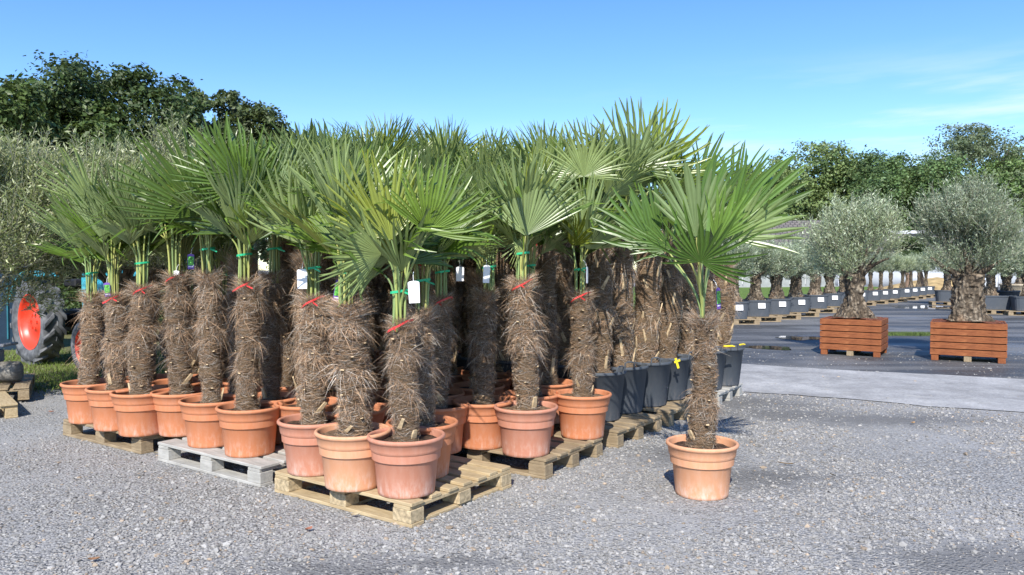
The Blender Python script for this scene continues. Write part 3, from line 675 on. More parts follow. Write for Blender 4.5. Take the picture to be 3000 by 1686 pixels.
# rows behind, mostly crowns
c9 = rim(1008, 1098); cnt = 0
for j, v in enumerate((.43, .86, 1.29, 1.72, 2.15, 2.6, 3.05, 3.5)):
    for i in range(9):
        u = i * .425 + (0.0 if j < 2 else .04)
        if j >= 5 and i < 2: continue
        if j >= 2 and i == 0: continue
        q = c9 + U * u + Vv * v
        if any((q - o).length < .34 for o in used): continue
        used.append(q); cnt += 1; rr = random.Random(500 + cnt)
        if j == 0: lab = "palm in second row behind the front pots, stem partly in shade"
        elif i >= 6: lab = "palm crown at the back left of the block in front of the olives"
        else: lab = "palm deep inside the block, only its crown fans visible"
        lab_g = 'second row palms' if j == 0 else ('back left palms' if i >= 6 else 'inner palms of the block')
        hgt = 1.24 + .06 * min(j, 4) + rr.uniform(-.16, .20) + (.22 if i in (3, 4, 5, 6) else .06) - (.04 if i > 6 else 0)
        jt = .03 if j < 2 else .13; palm((q.x + rr.uniform(-jt, jt), q.y + rr.uniform(-jt, jt)), DZ, 'pot_a', lab, hgt, 600 + cnt, n=(9, 8, 8, 8, 8, 7, 7, 7)[j], R=.55, pl=.46, tape=(j < 2), red=(rr.random() < .3), group=lab_g)
for k, px in enumerate((1104, 1345)):      # stems standing between the rows
    best = max((min((Vector(((px - 1500) / FPX * y, y, RZ)) - o).length for o in used), y) for y in np.arange(5.8, 9.0, .05)); y = float(best[1]); q = Vector(((px - 1500) / FPX * y, y, RZ)); used.append(q)
    palm((q.x, q.y), DZ, 'pot_a', "palm deep inside the block, only its crown fans visible", 1.45, 680 + k, n=8, R=.5, pl=.46, tape=False, group='inner palms of the block', ts=1.15)
# big palms in black tubs
TB = [(.68, 6.36), (.93, 6.71), (1.21, 7.03), (1.47, 7.38), (1.74, 7.72), (2.0, 7.99), (2.27, 8.28)]
TL = ["low black tub with short stump beside the clean orange pot", "big palm in black tub striped by leaf shadows, handle up", "big palm in second striped black tub with yellow stake", "big palm in black tub with yellow cross tag", "big palm in black tub hidden behind the lone palm stem", "big palm in black tub just right of the lone palm stem", "big palm in the last black tub of the row at the block's far end"]
for i, (x, y) in enumerate(TB):
    x += .055
    kw = {}
    if i == 0: kw = dict(n=7)
    he = []
    if i == 1: he = [(1590, 430, 86, 8, -1, 180, b_full, -.1)]
    if i == 2: he = [(1640, 430, 70, 10, 1, 190, BL[1], 0)]
    if i == 4: he = [(1760, 470, 60, 5, 1, 150, BL[2], 0)]
    if i == 6: he = [(1850, 500, 75, 5, 1, 150, BL[2], 0)]
    hh = (1.6, 1.72, 1.72, 1.68, 1.6, 1.55, 1.45)[i]
    palm((x, y), DZ, None, TL[i], hh, 700 + i, big=True, n=kw.get('n', (0, 12, 12, 11, 9, 8, 8)[i]), R=.62 if i < 4 else .55, pl=.5 if i < 4 else .42, heroes=he, tape=False, group='big palms in black tubs', tied=(i == 0 or i > 3), cat='palm')
for k in range(9):
    a, b = divmod(k, 3); q = Vector((.93, 6.71, 0)) + U * (.5 + .5 * a) + Vv * (b * .62 - .15)
    palm((q.x, q.y), DZ, None, "tall palm in black tub behind the first row of tubs, crown against the sky", 1.72 - .06 * b + random.uniform(-.1, .1), 800 + k, big=True, n=11, R=.62, pl=.5, tape=False, group='tall palms behind the black tubs', tied=(k % 2 == 0))
# lone palm
lp = gd(1766, 1112, .325)
palm((lp.x, lp.y), 0, 'pot_c', "lone fan palm in peach terracotta pot standing on the gravel", ztop(1760, 800, lp.y), 99, n=0, tape=False, red=False, tr=5, ts=1.08, group=None, tied=False,
     heroes=[(1762, 660, 72, 40, 1, 150, BL2[1], -.24), (1752, 598, 93, 4, -1, 205, BL2[0], -.1), (1648, 622, 140, 3, 1, 200, BL2[3], .0), (1660, 600, 118, -10, 1, 165, BL2[2], .12),
             (1836, 578, 48, 0, 1, 250, BL2[2], .05), (1836, 600, 22, 8, -1, 205, BL2[3], -.02), (1800, 610, 66, 10, 1, 160, BL2[3], -.12), (1775, 560, 80, -15, 1, 190, BL2[2], .2), (1690, 625, 165, 15, 1, 120, BL2[3], -.1)])

exec_after = []
# ------------------------------------------------------------------ hanging tags
def hang_tag(x, y, Y, w_, h_, label, pic=False, rz=0.0, tilt=0.0, cat='tag'):
    p = ad(x, y, Y); mb = MB(); n = 6; hw = w_ / 2
    pts = [(-hw * .92, -h_), (hw * .92, -h_), (hw, -.012)] + [(hw * math.cos(a), .010 * math.sin(a) - .008) for a in np.linspace(.15, math.pi - .15, n)] + [(-hw, -.012)]
    P = [(q[0], -.0007, q[1]) for q in pts] + [(q[0], .0007, q[1]) for q in pts]; k = len(pts)
    mb.add(P[:k], [list(range(k))]); mb.add(P[k:], [list(range(k))[::-1]]); mb.add(P, [(i, i + k, (i + 1) % k + k, (i + 1) % k) for i in range(k)])
    t = thing("plant_tag" if pic else "price_tag", p, rz, label, cat, 'tags hanging in the palms'); t.rotation_euler = (0, tilt, rz)
    put("card", mb.mesh("card", M['white'] if not pic else M['purple']), t)
    if pic:
        m2 = MB(); m2.box((0, -.0016, -h_ * .45), (w_ * .86, .001, h_ * .6), 0); put("picture", m2.mesh("picture", M['pgreen']), t)
        m3 = MB(); m3.box((0, -.0016, -h_ * .84), (w_ * .7, .001, h_ * .05), 0); put("caption_bar", m3.mesh("caption_bar", M['white']), t)
    m4 = MB(); m4.tube([(0, .003, -.006), (0, .012, .03), (.004, .03, .05)], .0015, 5); put("tie", m4.mesh("tie", M['white']), t)
    return t
hang_tag(760, 678, 4.62, .062, .12, "white tag with a leaf stalk across it, under the palm with the pale open fan", rz=.1)
hang_tag(1040, 708, 4.05, .062, .118, "white tag striped by shadows on the foremost palm", rz=.15, tilt=-.05)
hang_tag(443, 682, 5.75, .058, .11, "bluish shaded tag left of the grey-white pallet's palms", rz=-.2)
hang_tag(1225, 668, 5.1, .052, .12, "shaded white tag hanging on the palm in deep shade", rz=.5, tilt=.06)
hang_tag(1477, 672, 5.5, .058, .12, "white tag seen edge-on beside the palm next to black tubs", rz=1.25)
hang_tag(1157, 672, 5.3, .058, .10, "dim grey tag in the dark gap left of the shaded white one", rz=.2)
hang_tag(480, 640, 5.5, .05, .11, "purple and green picture tag above the grey-white pallet's first pot", pic=True)
hang_tag(858, 705, 4.5, .06, .13, "purple and green picture tag on the broad-stemmed palm", pic=True, rz=.3, tilt=.18)
hang_tag(268, 712, 5.95, .05, .11, "purple and green picture tag among the far left stems", pic=True, tilt=-.1)
hang_tag(1806, 725, 4.6, .05, .13, "dark green picture tag hanging right of the lone palm's stem", pic=True, rz=.8, tilt=-.12)
def yellow_clip(x, y, Y, label, rz, flat=False):
    p = ad(x, y, Y); t = thing("plant_stake" if flat else "cross_tag", p, rz, label, "yellow tag", 'yellow tags on the black tubs'); mb = MB()
    if flat: mb.box((0, 0, 0), (.11, .02, .016), 0, bev=.003); mb.box((.06, 0, -.004), (.03, .03, .01), 0, bev=.002)
    else:
        rt = Matrix.Rotation(R_(-18), 3, 'Y'); mb.box((0, 0, -.01), (.022, .008, .10), 0, rt, bev=.002); mb.box((.0, -.005, .01), (.062, .006, .02), 0, rt, bev=.002)
    put("clip", mb.mesh("clip", M['yellow']), t)
yellow_clip(1703, 912, 7.0, "yellow cross-shaped tag hanging on a black tub's rim", .2); yellow_clip(1832, 871, 7.78, "flat yellow stake lying on the rim right of the lone palm", .3, True); yellow_clip(1866, 867, 8.15, "small yellow stake on the last black tub's rim", .9, True)

# ------------------------------------------------------------------ olives
def olive_crown(name, seed, rx, rz, ntw, lf, mat, npt=15, up=.7, lumps=7, inner=.35, tw_len=.28, cut=.62):
    r = np.random.default_rng(seed); N = ntw; nb = lumps * 3
    d = r.normal(0, 1, (nb, 3)); d[:, 2] = np.abs(d[:, 2]) * np.where(r.random(nb) < .54, 1, -.75); d /= np.linalg.norm(d, axis=1)[:, None]
    bc = d * r.uniform(.30, .80, (nb, 1)) * np.array([rx, rx, rz]); br = rx * r.uniform(.24, .40, nb)
    k = r.choice(nb, N, p=br ** 2 / (br ** 2).sum()); e = r.normal(0, 1, (N, 3)); e /= np.linalg.norm(e, axis=1)[:, None]
    p = bc[k] + e * (br[k] * (inner + (1 - inner) * r.random(N) ** .5))[:, None] * np.array([1, 1, .85])
    p[:, 2] = np.maximum(p[:, 2], -rz * cut + r.uniform(0, .15, N))
    root = np.array([0, 0, -rz * .82]); dv = p - root; dv /= np.linalg.norm(dv, axis=1)[:, None]
    ax = dv * .7 + e * .45 + np.array([0, 0, up * .8]) + r.normal(0, .3, (N, 3)); ax /= np.linalg.norm(ax, axis=1)[:, None]
    L = tw_len * r.uniform(.5, 1.4, N)
    s1 = np.cross(ax, r.normal(0, 1, (N, 3))); s1 /= np.linalg.norm(s1, axis=1)[:, None]; s2 = np.cross(ax, s1)
    Vs = []; Cs = []
    for j in range(npt):
        s = (j + .7) / npt; an = j * 1.57 + r.normal(0, .4, N); sd = s1 * np.cos(an)[:, None] + s2 * np.sin(an)[:, None]
        q = p + ax * (L * s)[:, None] + r.normal(0, .004, (N, 3)); dd = ax * r.uniform(.5, 1, (N, 1)) + sd * r.uniform(.5, 1, (N, 1)); dd /= np.linalg.norm(dd, axis=1)[:, None]
        ln = lf * r.uniform(.7, 1.25, N)[:, None]; wd = np.cross(dd, sd + r.normal(0, .8, (N, 3))); wd /= np.linalg.norm(wd, axis=1)[:, None] + 1e-9; wd *= ln * .105
        V = np.stack([q, q + dd * ln * .5 - wd, q + dd * ln, q + dd * ln * .5 + wd], 1); Vs.append(V); c = r.uniform(.38, .62, N); Cs.append(np.repeat(np.stack([c, c, c], 1), 4, 0).reshape(N, 4, 3))
    V = np.concatenate(Vs).reshape(-1, 3); C = np.concatenate(Cs).reshape(-1, 3); F = np.arange(len(V)).reshape(-1, 4)
    mb = MB(); mb.add(V, F, 0, C)
    # twigs
    hb_ = [np.linspace(0, 1, 6)[:, None] * (bc[q] - root) * .98 + root + np.array([[0, 0, .08 * rz * math.sin(math.pi * t_)] for t_ in np.linspace(0, 1, 6)]) for q in range(nb)]
    for q in hb_: mb.tube([tuple(v_) for v_ in q], [.020 * rx / .8, .017, .014, .010, .007, .004], 5, 1, cap=False)
    tv = np.stack([p - s1 * .003, p + s1 * .003, p + ax * L[:, None] + s1 * .001, p + ax * L[:, None] - s1 * .001], 1).reshape(-1, 3); mb.add(tv, np.arange(len(tv)).reshape(-1, 4), 1)
    return mb.mesh(name, [M[mat], M['twig']])
def olive_trunk(name, seed, r0, h, flare=1.5, top=.8, branches=6, spread=.6, blen=.6):
    r = np.random.default_rng(seed); mb = MB(); n = 64; m = 54; ph = r.uniform(0, 6, 12); g = r.normal(0, 1, (18, 22)); g2 = r.normal(0, 1, (40, 48))
    def sm(a, i, k, kk):
        y = i / m * (a.shape[0] - 1.01); x = k / n * a.shape[1]; y0, x0 = int(y), int(x); fy, fx = y - y0, x - x0; fy = fy * fy * (3 - 2 * fy); fx = fx * fx * (3 - 2 * fx); W = a.shape[1]
        return (a[y0, x0 % W] * (1 - fx) + a[y0, (x0 + 1) % W] * fx) * (1 - fy) + (a[y0 + 1, x0 % W] * (1 - fx) + a[y0 + 1, (x0 + 1) % W] * fx) * fy
    prof = []
    for i in range(m):
        z = i / (m - 1); prof.append((r0 * (1 + (flare - 1) * max(0, 1 - z * 1.7) ** 1.3 + .07 * math.sin(z * 9 + ph[0])) * (1 - .25 * math.sin(math.pi * min(1, z * 1.1)) * .6 - (1 - top) * z), z * h))
    prof.append((r0 * top * .5, h * 1.03)); prof.append((.001, h * 1.04))
    mb.lathe(prof, n, wob=lambda a, z, i: 1 + .12 * math.sin(2 * a + 4 * z / h + ph[1]) + .08 * math.sin(5 * a - 3 * z / h + ph[2]) + .085 * sm(g, min(i, m - 1), a / 6.28319 * n, 0) + .035 * sm(g2, min(i, m - 1), a / 6.28319 * n, 0))
    for k in range(branches):
        a = k * 6.283 / branches + r.normal(0, .3); d = Vector((math.cos(a) * spread, math.sin(a) * spread, 1)).normalized(); p0 = Vector((math.cos(a) * r0 * .4, math.sin(a) * r0 * .4, h * .9)); pts = [p0]
        for j in range(5): d = (d + Vector(r.normal(0, .18, 3))).normalized(); pts.append(pts[-1] + d * blen / 5)
        mb.tube(pts, [r0 * .34 * (1 - .16 * j) for j in range(6)], 7)
    return mb.mesh(name, M['bark'])
def planter(c, rot, w_, d_, h_, label):
    t = thing("wooden_planter", (c.x, c.y, 0), rot, label, "planter", "stained wooden planters"); lg = .085; nb = 5; bh = (h_ - lg) / nb
    for k in range(nb):
        z = lg + bh * (k + .5)
        for nm, cc, sz in (("front_board", (0, -d_ / 2 + .012, z), (w_, .024, bh - .012)), ("back_board", (0, d_ / 2 - .012, z), (w_, .024, bh - .012)), ("side_board", (-w_ / 2 + .0125, 0, z), (.023, d_ - .05, bh - .012)), ("side_board", (w_ / 2 - .0125, 0, z), (.023, d_ - .05, bh - .012))):
            mb = MB(); mb.box((0, 0, 0), (sz[1], sz[0], sz[2]) if sz[0] > sz[1] else sz, 0, bev=.004)
            put(nm, mb.mesh(nm, M['planter']), t, Matrix.Translation(cc) @ (Matrix.Rotation(R_(90), 4, 'Z') if sz[0] > sz[1] else Matrix.Identity(4)))
    mb = MB(); mb.box((0, 0, lg + (h_ - lg) / 2 - .01), (w_ - .056, d_ - .056, h_ - lg - .03), 0); put("liner", mb.mesh("liner", plain("planter_liner", (.03, .02, .015), .9)), t)
    for sx in (-1, 0, 1):
        for sy in (-1, 1):
            mb = MB(); mb.box((sx * (w_ / 2 - .065), sy * (d_ / 2 - .055), lg / 2 + .002), (.1, .1, lg - .004), 0, bev=.004); put("foot", mb.mesh("foot", M['planter'] if sx else M['wood_old']), t)
    mb = MB(); r = np.random.default_rng(5); nx = 14; V = [((i / nx - .5) * (w_ - .06), (j / nx - .5) * (d_ - .06), h_ - .015 + .03 * (1 - (2 * i / nx - 1) ** 2) + r.normal(0, .006)) for j in range(nx + 1) for i in range(nx + 1)]
    mb.add(V, [(j * (nx + 1) + i, j * (nx + 1) + i + 1, (j + 1) * (nx + 1) + i + 1, (j + 1) * (nx + 1) + i) for j in range(nx) for i in range(nx)], 0, smooth=True); put("mulch", mb.mesh("mulch", plain("bark_mulch", (.22, .075, .04), .95, .5, 45, 1.0)), t)
    return t
p1 = gp(2401, 1039); p2 = gp(2724, 1056); R1 = R_(-33)
def ctr(p, rot, w_, d_): return p + Vector((math.cos(rot), math.sin(rot), 0)) * w_ / 2 + Vector((-math.sin(rot), math.cos(rot), 0)) * d_ / 2
c1 = ctr(p1, R1, .92, .88); c2 = ctr(p2, R1 + R_(2), 1.0, .86)
planter(c1, R1, .92, .88, .60, "red-brown slatted planter, the left one of two"); planter(c2, R1 + R_(2), 1.0, .86, .60, "red-brown slatted planter at the right, slightly nearer")
def olive_tree(c, z, rot, crown, trunk, ch, label, group, sc_=1.0, off=(0, 0)):
    t = thing("olive_tree", (c.x, c.y, z), rot, label, "olive tree", group); t.scale = (sc_, sc_, sc_)
    put("trunk", trunk, t); put("crown", crown, t, Matrix.Translation((off[0], off[1], ch))); return t
oc1 = olive_crown("crown", 301, .70, .70, 1800, .060, 'oleaf', lumps=8, cut=.78, up=.9, tw_len=.36); oc2 = olive_crown("crown", 302, .77, .74, 2150, .060, 'oleaf', lumps=9, cut=.78, up=.9, tw_len=.38)
olive_tree(c1, .585, .3, oc1, olive_trunk("trunk", 311, .168, .74, 1.75, 1.0), 1.20, "gnarled silvery olive growing in the left slatted planter", "olives in the wooden planters")
olive_tree(c2, .585, 1.2, oc2, olive_trunk("trunk", 312, .195, .74, 1.7, 1.15), 1.24, "wide gnarled silvery olive growing in the right slatted planter", "olives in the wooden planters", off=(.14, .05))
# row of olives in black containers
def box_pot_mesh(w_, h_):
    mb = MB(); n = 40
    def se(a): c, s = math.cos(a), math.sin(a); return (abs(c) ** 5 + abs(s) ** 5) ** (-1 / 5)
    prof = [(.001, .004), (w_ * .42, .004), (w_ * .435, .01), (w_ * .485, h_ - .05), (w_ * .505, h_ - .045), (w_ * .51, h_ - .005), (w_ * .495, h_), (w_ * .48, h_ - .01), (w_ * .47, h_ - .06), (.001, h_ - .05)]
    mb.lathe(prof, n, wob=lambda a, z, i: se(a), smooth=False); return mb.mesh("pot", M['pot_k'])
BOXP = box_pot_mesh(.72, .45)
OCR = [olive_crown("crown", 321 + i, .72, .56, 950, .075, 'oleaf', npt=13) for i in range(3)]; OTR = [olive_trunk("trunk", 331 + i, .17, .72, 1.5, .9, 5, .6, .45) for i in range(3)]
CLB = MB(); CLB.box((0, 0, 0), (.19, .004, .14), 0); LABELM = CLB.mesh("number_label", M['white'])
def text_mesh(s, size, m):
    cu = bpy.data.curves.new("number", 'FONT'); cu.body = s; cu.size = size; cu.align_x = 'CENTER'; cu.align_y = 'CENTER'; cu.extrude = .0006
    o = bpy.data.objects.new("number", cu); COL.objects.link(o); dg = bpy.context.evaluated_depsgraph_get(); me = bpy.data.meshes.new_from_object(o.evaluated_get(dg)); bpy.data.objects.remove(o); me.materials.clear(); me.materials.append(m); me.name = "number"; return me
row = [(2147, 934, '006'), (2213, 927, '007'), (2274, 921, '008'), (2331, 914, '009'), (2388, 904, '010'), (2430, 897, '011'), (2472, 891, '012'), (2512, 885, ''), (2550, 881, ''), (2580, 878, ''), (2609, 875, ''), (2644, 871, ''), (2668, 868, ''), (2691, 865, ''), (2712, 862.5, '')]
ROWROT = R_(38)
for i, (px, py, num) in enumerate(row):
    c = gp(px, py, .138); rot = math.atan2(-c.x, c.y) * .6 + R_(10); far = i > 7
    if num: lab = f"olive with pale flaky trunk in black container numbered {num}"
    else: lab = ("slim-trunked olive in an unnumbered far container of the row", "")[0]
    t = thing("potted_olive", c, rot, lab, "olive tree", "olives in black containers" if num else "far containers of the olive row")
    put("pot", BOXP, t, Matrix.Diagonal((1, 1, 1 if not far else .92, 1)))
    k = i % 3; s = (1.0, .95, 1.1, 1.15, .9, .95, .9)[i] if i < 7 else .8
    put("trunk", OTR[k], t, Matrix.Translation((0, 0, .38)) @ Matrix.Rotation(i * 1.3, 4, 'Z') @ Matrix.Diagonal(((1.0 if not far else .5), (1.0 if not far else .5), 1, 1)))
    cr = put("crown", OCR[k], t, Matrix.Translation((0, 0, 1.36 if not far else 1.42)) @ Matrix.Rotation(i * 2.1, 4, 'Z') @ Matrix.Scale(s, 4))
    lb = put("number_label", LABELM, t, Matrix.Translation((.06, -.355, .3)) @ Matrix.Rotation(R_(-6), 4, 'X'))
    if num: put("number", text_mesh(num, .095, M['ink']), lb, Matrix.Translation((0, -.003, 0)) @ Matrix.Rotation(R_(90), 4, 'X'))
    pallet(None, 'euro', M['wood_old'], (f"pallet under the black container numbered {num}" if num else "far pallet under the unnumbered row containers"), rot=rot + R_(90), center=Vector((c.x, c.y + .1, 0)), group='pallets of the olive row')
# pots at right edge
for i, (px, py, w_, lab) in enumerate(((2902, 907, 1.05, "olive in wide grey trough behind the right planter"), (2948, 913, .85, "olive in dark round tub at the right beside the grey trough"), (3010, 911, .8, "olive in dark tub cut by the right edge of the picture"), (2775, 884, .8, "olive in a dark tub half hidden behind the right planter's trunk"))):
    c = gp(px, py, .138 if i != 1 else 0.0); t = thing("potted_olive", c, R_(-20), lab, "olive tree", "olives at the right edge")
    put("pot", BOXP if i != 1 else TUB, t, Matrix.Diagonal((w_ / .66, 1, 1, 1)) if i != 1 else Matrix.Scale(1.7, 4)); zz = .38 if i != 1 else .6
    put("trunk", OTR[i % 3], t, Matrix.Translation((0, 0, zz)) @ Matrix.Diagonal((.9, .9, 1, 1))); put("crown", OCR[(i + 1) % 3], t, Matrix.Translation((0, 0, zz + 1.05)) @ Matrix.Scale(1.15, 4))
    if i != 1: pallet(None, 'euro', M['wood_old'], lab.replace("olive in", "pallet under the"), rot=R_(70), center=Vector((c.x, c.y, 0)), group='pallets at the right edge')
# big round wooden tub far right
t = thing("round_tub", gp(2990, 876), 0, "large beige round wooden tub with a tree at the right edge", "tub"); mb = MB(); mb.lathe([(.001, .02), (.75, .02), (.8, .1), (.86, .62), (.9, .64), (.9, .72), (.84, .73), (.8, .6), (.001, .6)], 40); put("tub_wall", mb.mesh("tub_wall", plain("beige_wood", (.42, .35, .25), .8, .2, 10, .2)), t)
olive_tree(gp(2990, 876), .6, 0, OCR[1], OTR[1], 1.2, "olive growing in the large beige round tub", "olives at the right edge", 1.3)
# olives on the left
ocl = olive_crown("crown", 341, 1.28, 1.15, 4200, .062, 'oleaf_w', npt=16, up=.7, tw_len=.33, cut=.95); ocm = olive_crown("crown", 342, 1.3, 1.08, 3000, .066, 'oleaf_w', npt=15, up=1.0, tw_len=.36)
olt = olive_trunk("trunk", 343, .17, 1.2, 1.5, .8, 6, .7, .8)
cl_ = ad(-10, 530, 7.6); olive_tree(Vector((cl_.x - .95, cl_.y, 0)), 0, 0, ocl, olt, cl_.z - .12, "sunlit olive with long pale twigs at the left edge, above the tractor", "olives at the left", off=(.75, 0))
for px, Y, zt, rz_, lab in ((300, 9.6, 3.0, 1.0, "taller olive behind the left palms with pale upright twigs"), (480, 9.4, 3.1, 2.2, "olive crown rising between the left palms and the oaks")):
    q = ad(px, 300, Y); olive_tree(Vector((q.x, Y, 0)), 0, rz_, ocm, olt, zt - 1.05, lab, "olives at the left")

# ------------------------------------------------------------------ tractor
def tractor():
    a = gp(84, 1069); b = gp(240, 1098); h = (b - a); hd = math.atan2(h.y, h.x); t = thing("tractor", (a.x, a.y, 0), hd, "old turquoise tractor with red wheel rims behind the left palms", "tractor")
    tq = plain("turquoise_paint", (.06, .42, .50), .35, .1, 3, 0, .5); rt_ = NT('red_rim_paint'); red = rt_.color(rt_.mix(rt_.mr(rt_.noise(rt_.coord(), 7, 6, .7), .52, .75, 0, .55), (.68, .055, .025), (.20, .10, .06)), .38, .5); rub = NT("tyre_rubber"); n = rub.noise(rub.coord(), 9, 5)
    rub.color(rub.ramp(n, [(.35, (.07, .073, .08)), (.7, (.19, .193, .20))]), .8, .2); rub = rub.m; blk = plain("black_metal", (.02, .02, .022), .6)
    WB = 1.62
    def wheel(x, y, r, wd, lugs, sgn):
        m = Matrix.Translation((x, y, r)) @ Matrix.Rotation(R_(90) * sgn, 4, 'X')       # local +Z = outer face
        hub = put("wheel", bpy.data.meshes.new("wheel"), t, m); bpy.data.objects.remove(hub)
        mb = MB(); h = wd / 2
        prof = [(r * .66, -h * .75), (r * .78, -h), (r * .93, -h * .93), (r * .95, -h * .6), (r * .955, 0), (r * .95, h * .6), (r * .93, h * .93), (r * .78, h), (r * .66, h * .75)]
        mb.lathe(prof, 48)
        if lugs:
            for k in range(lugs):
                for s in (-1, 1):
                    an = 2 * math.pi * (k + (.5 if s > 0 else 0)) / lugs; V = []
                    for q, (zz, da) in enumerate(((.02 * s, 0.0), (s * h * .98, -.24))):
                        for rr, dw in ((r * .93, .075), (r * 1.015, .05)):
                            for e in (-1, 1): aa = an + da + e * dw; V.append((rr * (1 if q == 0 else .985) * math.cos(aa), rr * (1 if q == 0 else .985) * math.sin(aa), zz))
                    mb.add(V, [(0, 1, 3, 2), (4, 6, 7, 5), (0, 2, 6, 4), (1, 5, 7, 3), (2, 3, 7, 6)])
        ty = put("wheel", mb.mesh("wheel", rub), t, m)
        mb = MB(); mb.lathe([(r * .66, h * .78), (r * .64, h * .8), (r * .62, h * .55), (r * .56, h * .1), (r * .5, -h * .1), (r * .26, h * .12), (r * .22, h * .3), (r * .1, h * .34), (.001, h * .34)], 40)
        for k in range(6): an = k * math.pi / 3; mb.box((r * .17 * math.cos(an), r * .17 * math.sin(an), h * .36), (.035, .035, .03))
        put("rim", mb.mesh("rim", red), ty)
    for s in (-1, 1): wheel(0, s * .62 + .62 + .13, .63, .30, 17, -s if False else (1 if s < 0 else -1)); wheel(WB, s * .62 + .62 + .13, .36, .17, 0, 1 if s < 0 else -1)
    Y0 = .75
    for nm, c, sz, m in (("chassis", (.7, Y0, .62), (2.0, .36, .34), blk), ("hood", (1.3, Y0, 1.03), (1.1, .5, .42), tq), ("side_frame", (1.22, Y0 - .45, .95), (.2, .05, .6), tq), ("side_frame", (1.42, Y0 + .3, .9), (.12, .05, .55), tq), ("front_axle", (WB, Y0, .4), (.1, .95, .1), blk), ("rear_axle", (0, Y0, .63), (.2, 1.1, .2), blk), ("seat", (.1, Y0, 1.2), (.4, .45, .12), blk), ("dashboard", (.62, Y0, 1.2), (.2, .46, .3), tq)):
        mb = MB(); mb.box(c, sz, 0, bev=.05 if nm == 'hood' else .02); put(nm, mb.mesh(nm, m), t)
    for s in (-1, 1):
        mb = MB(); V = []; n = 12
        for i in range(n + 1):
            an = R_(62) + R_(95) * i / n
            for q in (-.14, .16): V.append((.72 * math.cos(an), Y0 + s * .62 + q * -s, .66 + .72 * math.sin(an)))
        mb.add(V, [(2 * i, 2 * i + 1, 2 * i + 3, 2 * i + 2) for i in range(n)]); o = put("fender", mb.mesh("fender", tq), t); solid(o, .02)
    mb = MB(); mb.tube([(.6, Y0, 1.3), (.45, Y0, 1.5)], .02, 8); R0 = [(.45 + .17 * math.sin(k / 16 * 6.283) * .5, Y0 + .2 * math.cos(k / 16 * 6.283), 1.5 + .17 * math.sin(k / 16 * 6.283) * .86) for k in range(17)]; mb.tube(R0, .013, 6); put("steering_wheel", mb.mesh("steering_wheel", blk), t)
    mb = MB(); mb.tube([(1.5, Y0, 1.2), (1.5, Y0, 1.75)], .03, 8); put("exhaust", mb.mesh("exhaust", blk), t)
    mb = MB(); mb.lathe([(.001, .0), (.03, 0), (.03, .06), (.001, .07)], 12); o = put("indicator_lamp", mb.mesh("indicator_lamp", plain("orange_lens", (.8, .25, .02), .3)), t, Matrix.Translation((.55, Y0 - .55, 1.32)))
tractor()
# blue steel panel behind the tractor, its dark lower half stands in for shade
t = thing("steel_gate", (-10.4, 13.4, 0), R_(-12), "dark blue steel gate with upright bars behind the tractor", "gate"); mb = MB(); mb.box((0, 0, .85), (4.6, .04, 1.7), 0); put("panel", mb.mesh("panel", plain("dark_blue_steel", (.012, .028, .05), .5)), t)
for k in range(18):
    mb = MB(); mb.tube([(-2.2 + k * .26, -.04, .2), (-2.2 + k * .26, -.04, 1.72)], .016, 6); put("bar", mb.mesh("bar", plain("teal_steel", (.03, .15, .19), .5) if k == 0 else bpy.data.materials["teal_steel"]), t)

# ------------------------------------------------------------------ left edge: pallets with a log
RL = R_(40); vL = Vector((math.cos(RL), math.sin(RL), 0)); uL = Vector((-math.sin(RL), math.cos(RL), 0))
q1 = gp(53, 1224); q2 = gp(86, 1180)
pallet(q1 - vL * .81, 'euro', M['wood_fresh'], "pallet cut off at the left edge with one bright block end showing", rot=RL, group='pallets at the left edge')
RL2 = R_(30); v2 = Vector((math.cos(RL2), math.sin(RL2), 0)); pallet(q2 - v2 * .81, 'euro', M['wood_old'], "weathered pallet at the left edge carrying a sawn log", rot=RL2, group='pallets at the left edge', z=.03)
lc_ = at(62, 1094, 8.25) - Vector((.55, .1, 0))
t = thing("sawn_log", (lc_.x, lc_.y, .168 + .112), R_(8), "grey weathered log lying on a pallet at the left edge", "log"); mb = MB()
mb.lathe([(.001, -.55), (.105, -.55), (.112, -.53), (.115, -.2), (.11, .2), (.113, .53), (.106, .55), (.001, .551)], 24, wob=lambda a, z, i: 1 + .03 * math.sin(3 * a) + .02 * math.sin(7 * a)); put("bark", mb.mesh("bark", mat_wood("grey_log", (.09, .08, .065), (.22, .205, .18), (.36, .34, .30))), t, Matrix.Rotation(R_(90), 4, 'Y'))
bq = at(6, 1050, 8.2); t = thing("grey_bracket", (bq.x - .22, bq.y, .39), R_(8), "dark grey metal bracket above the log at the left edge", "bracket"); mb = MB(); mb.box((0, 0, .06), (.34, .26, .14), 0, bev=.012, taper=.8); mb.box((.05, 0, .165), (.5, .32, .03), 0, Matrix.Rotation(R_(-6), 3, 'Y'), bev=.008); put("body", mb.mesh("body", plain("grey_metal", (.22, .22, .23), .5)), t)

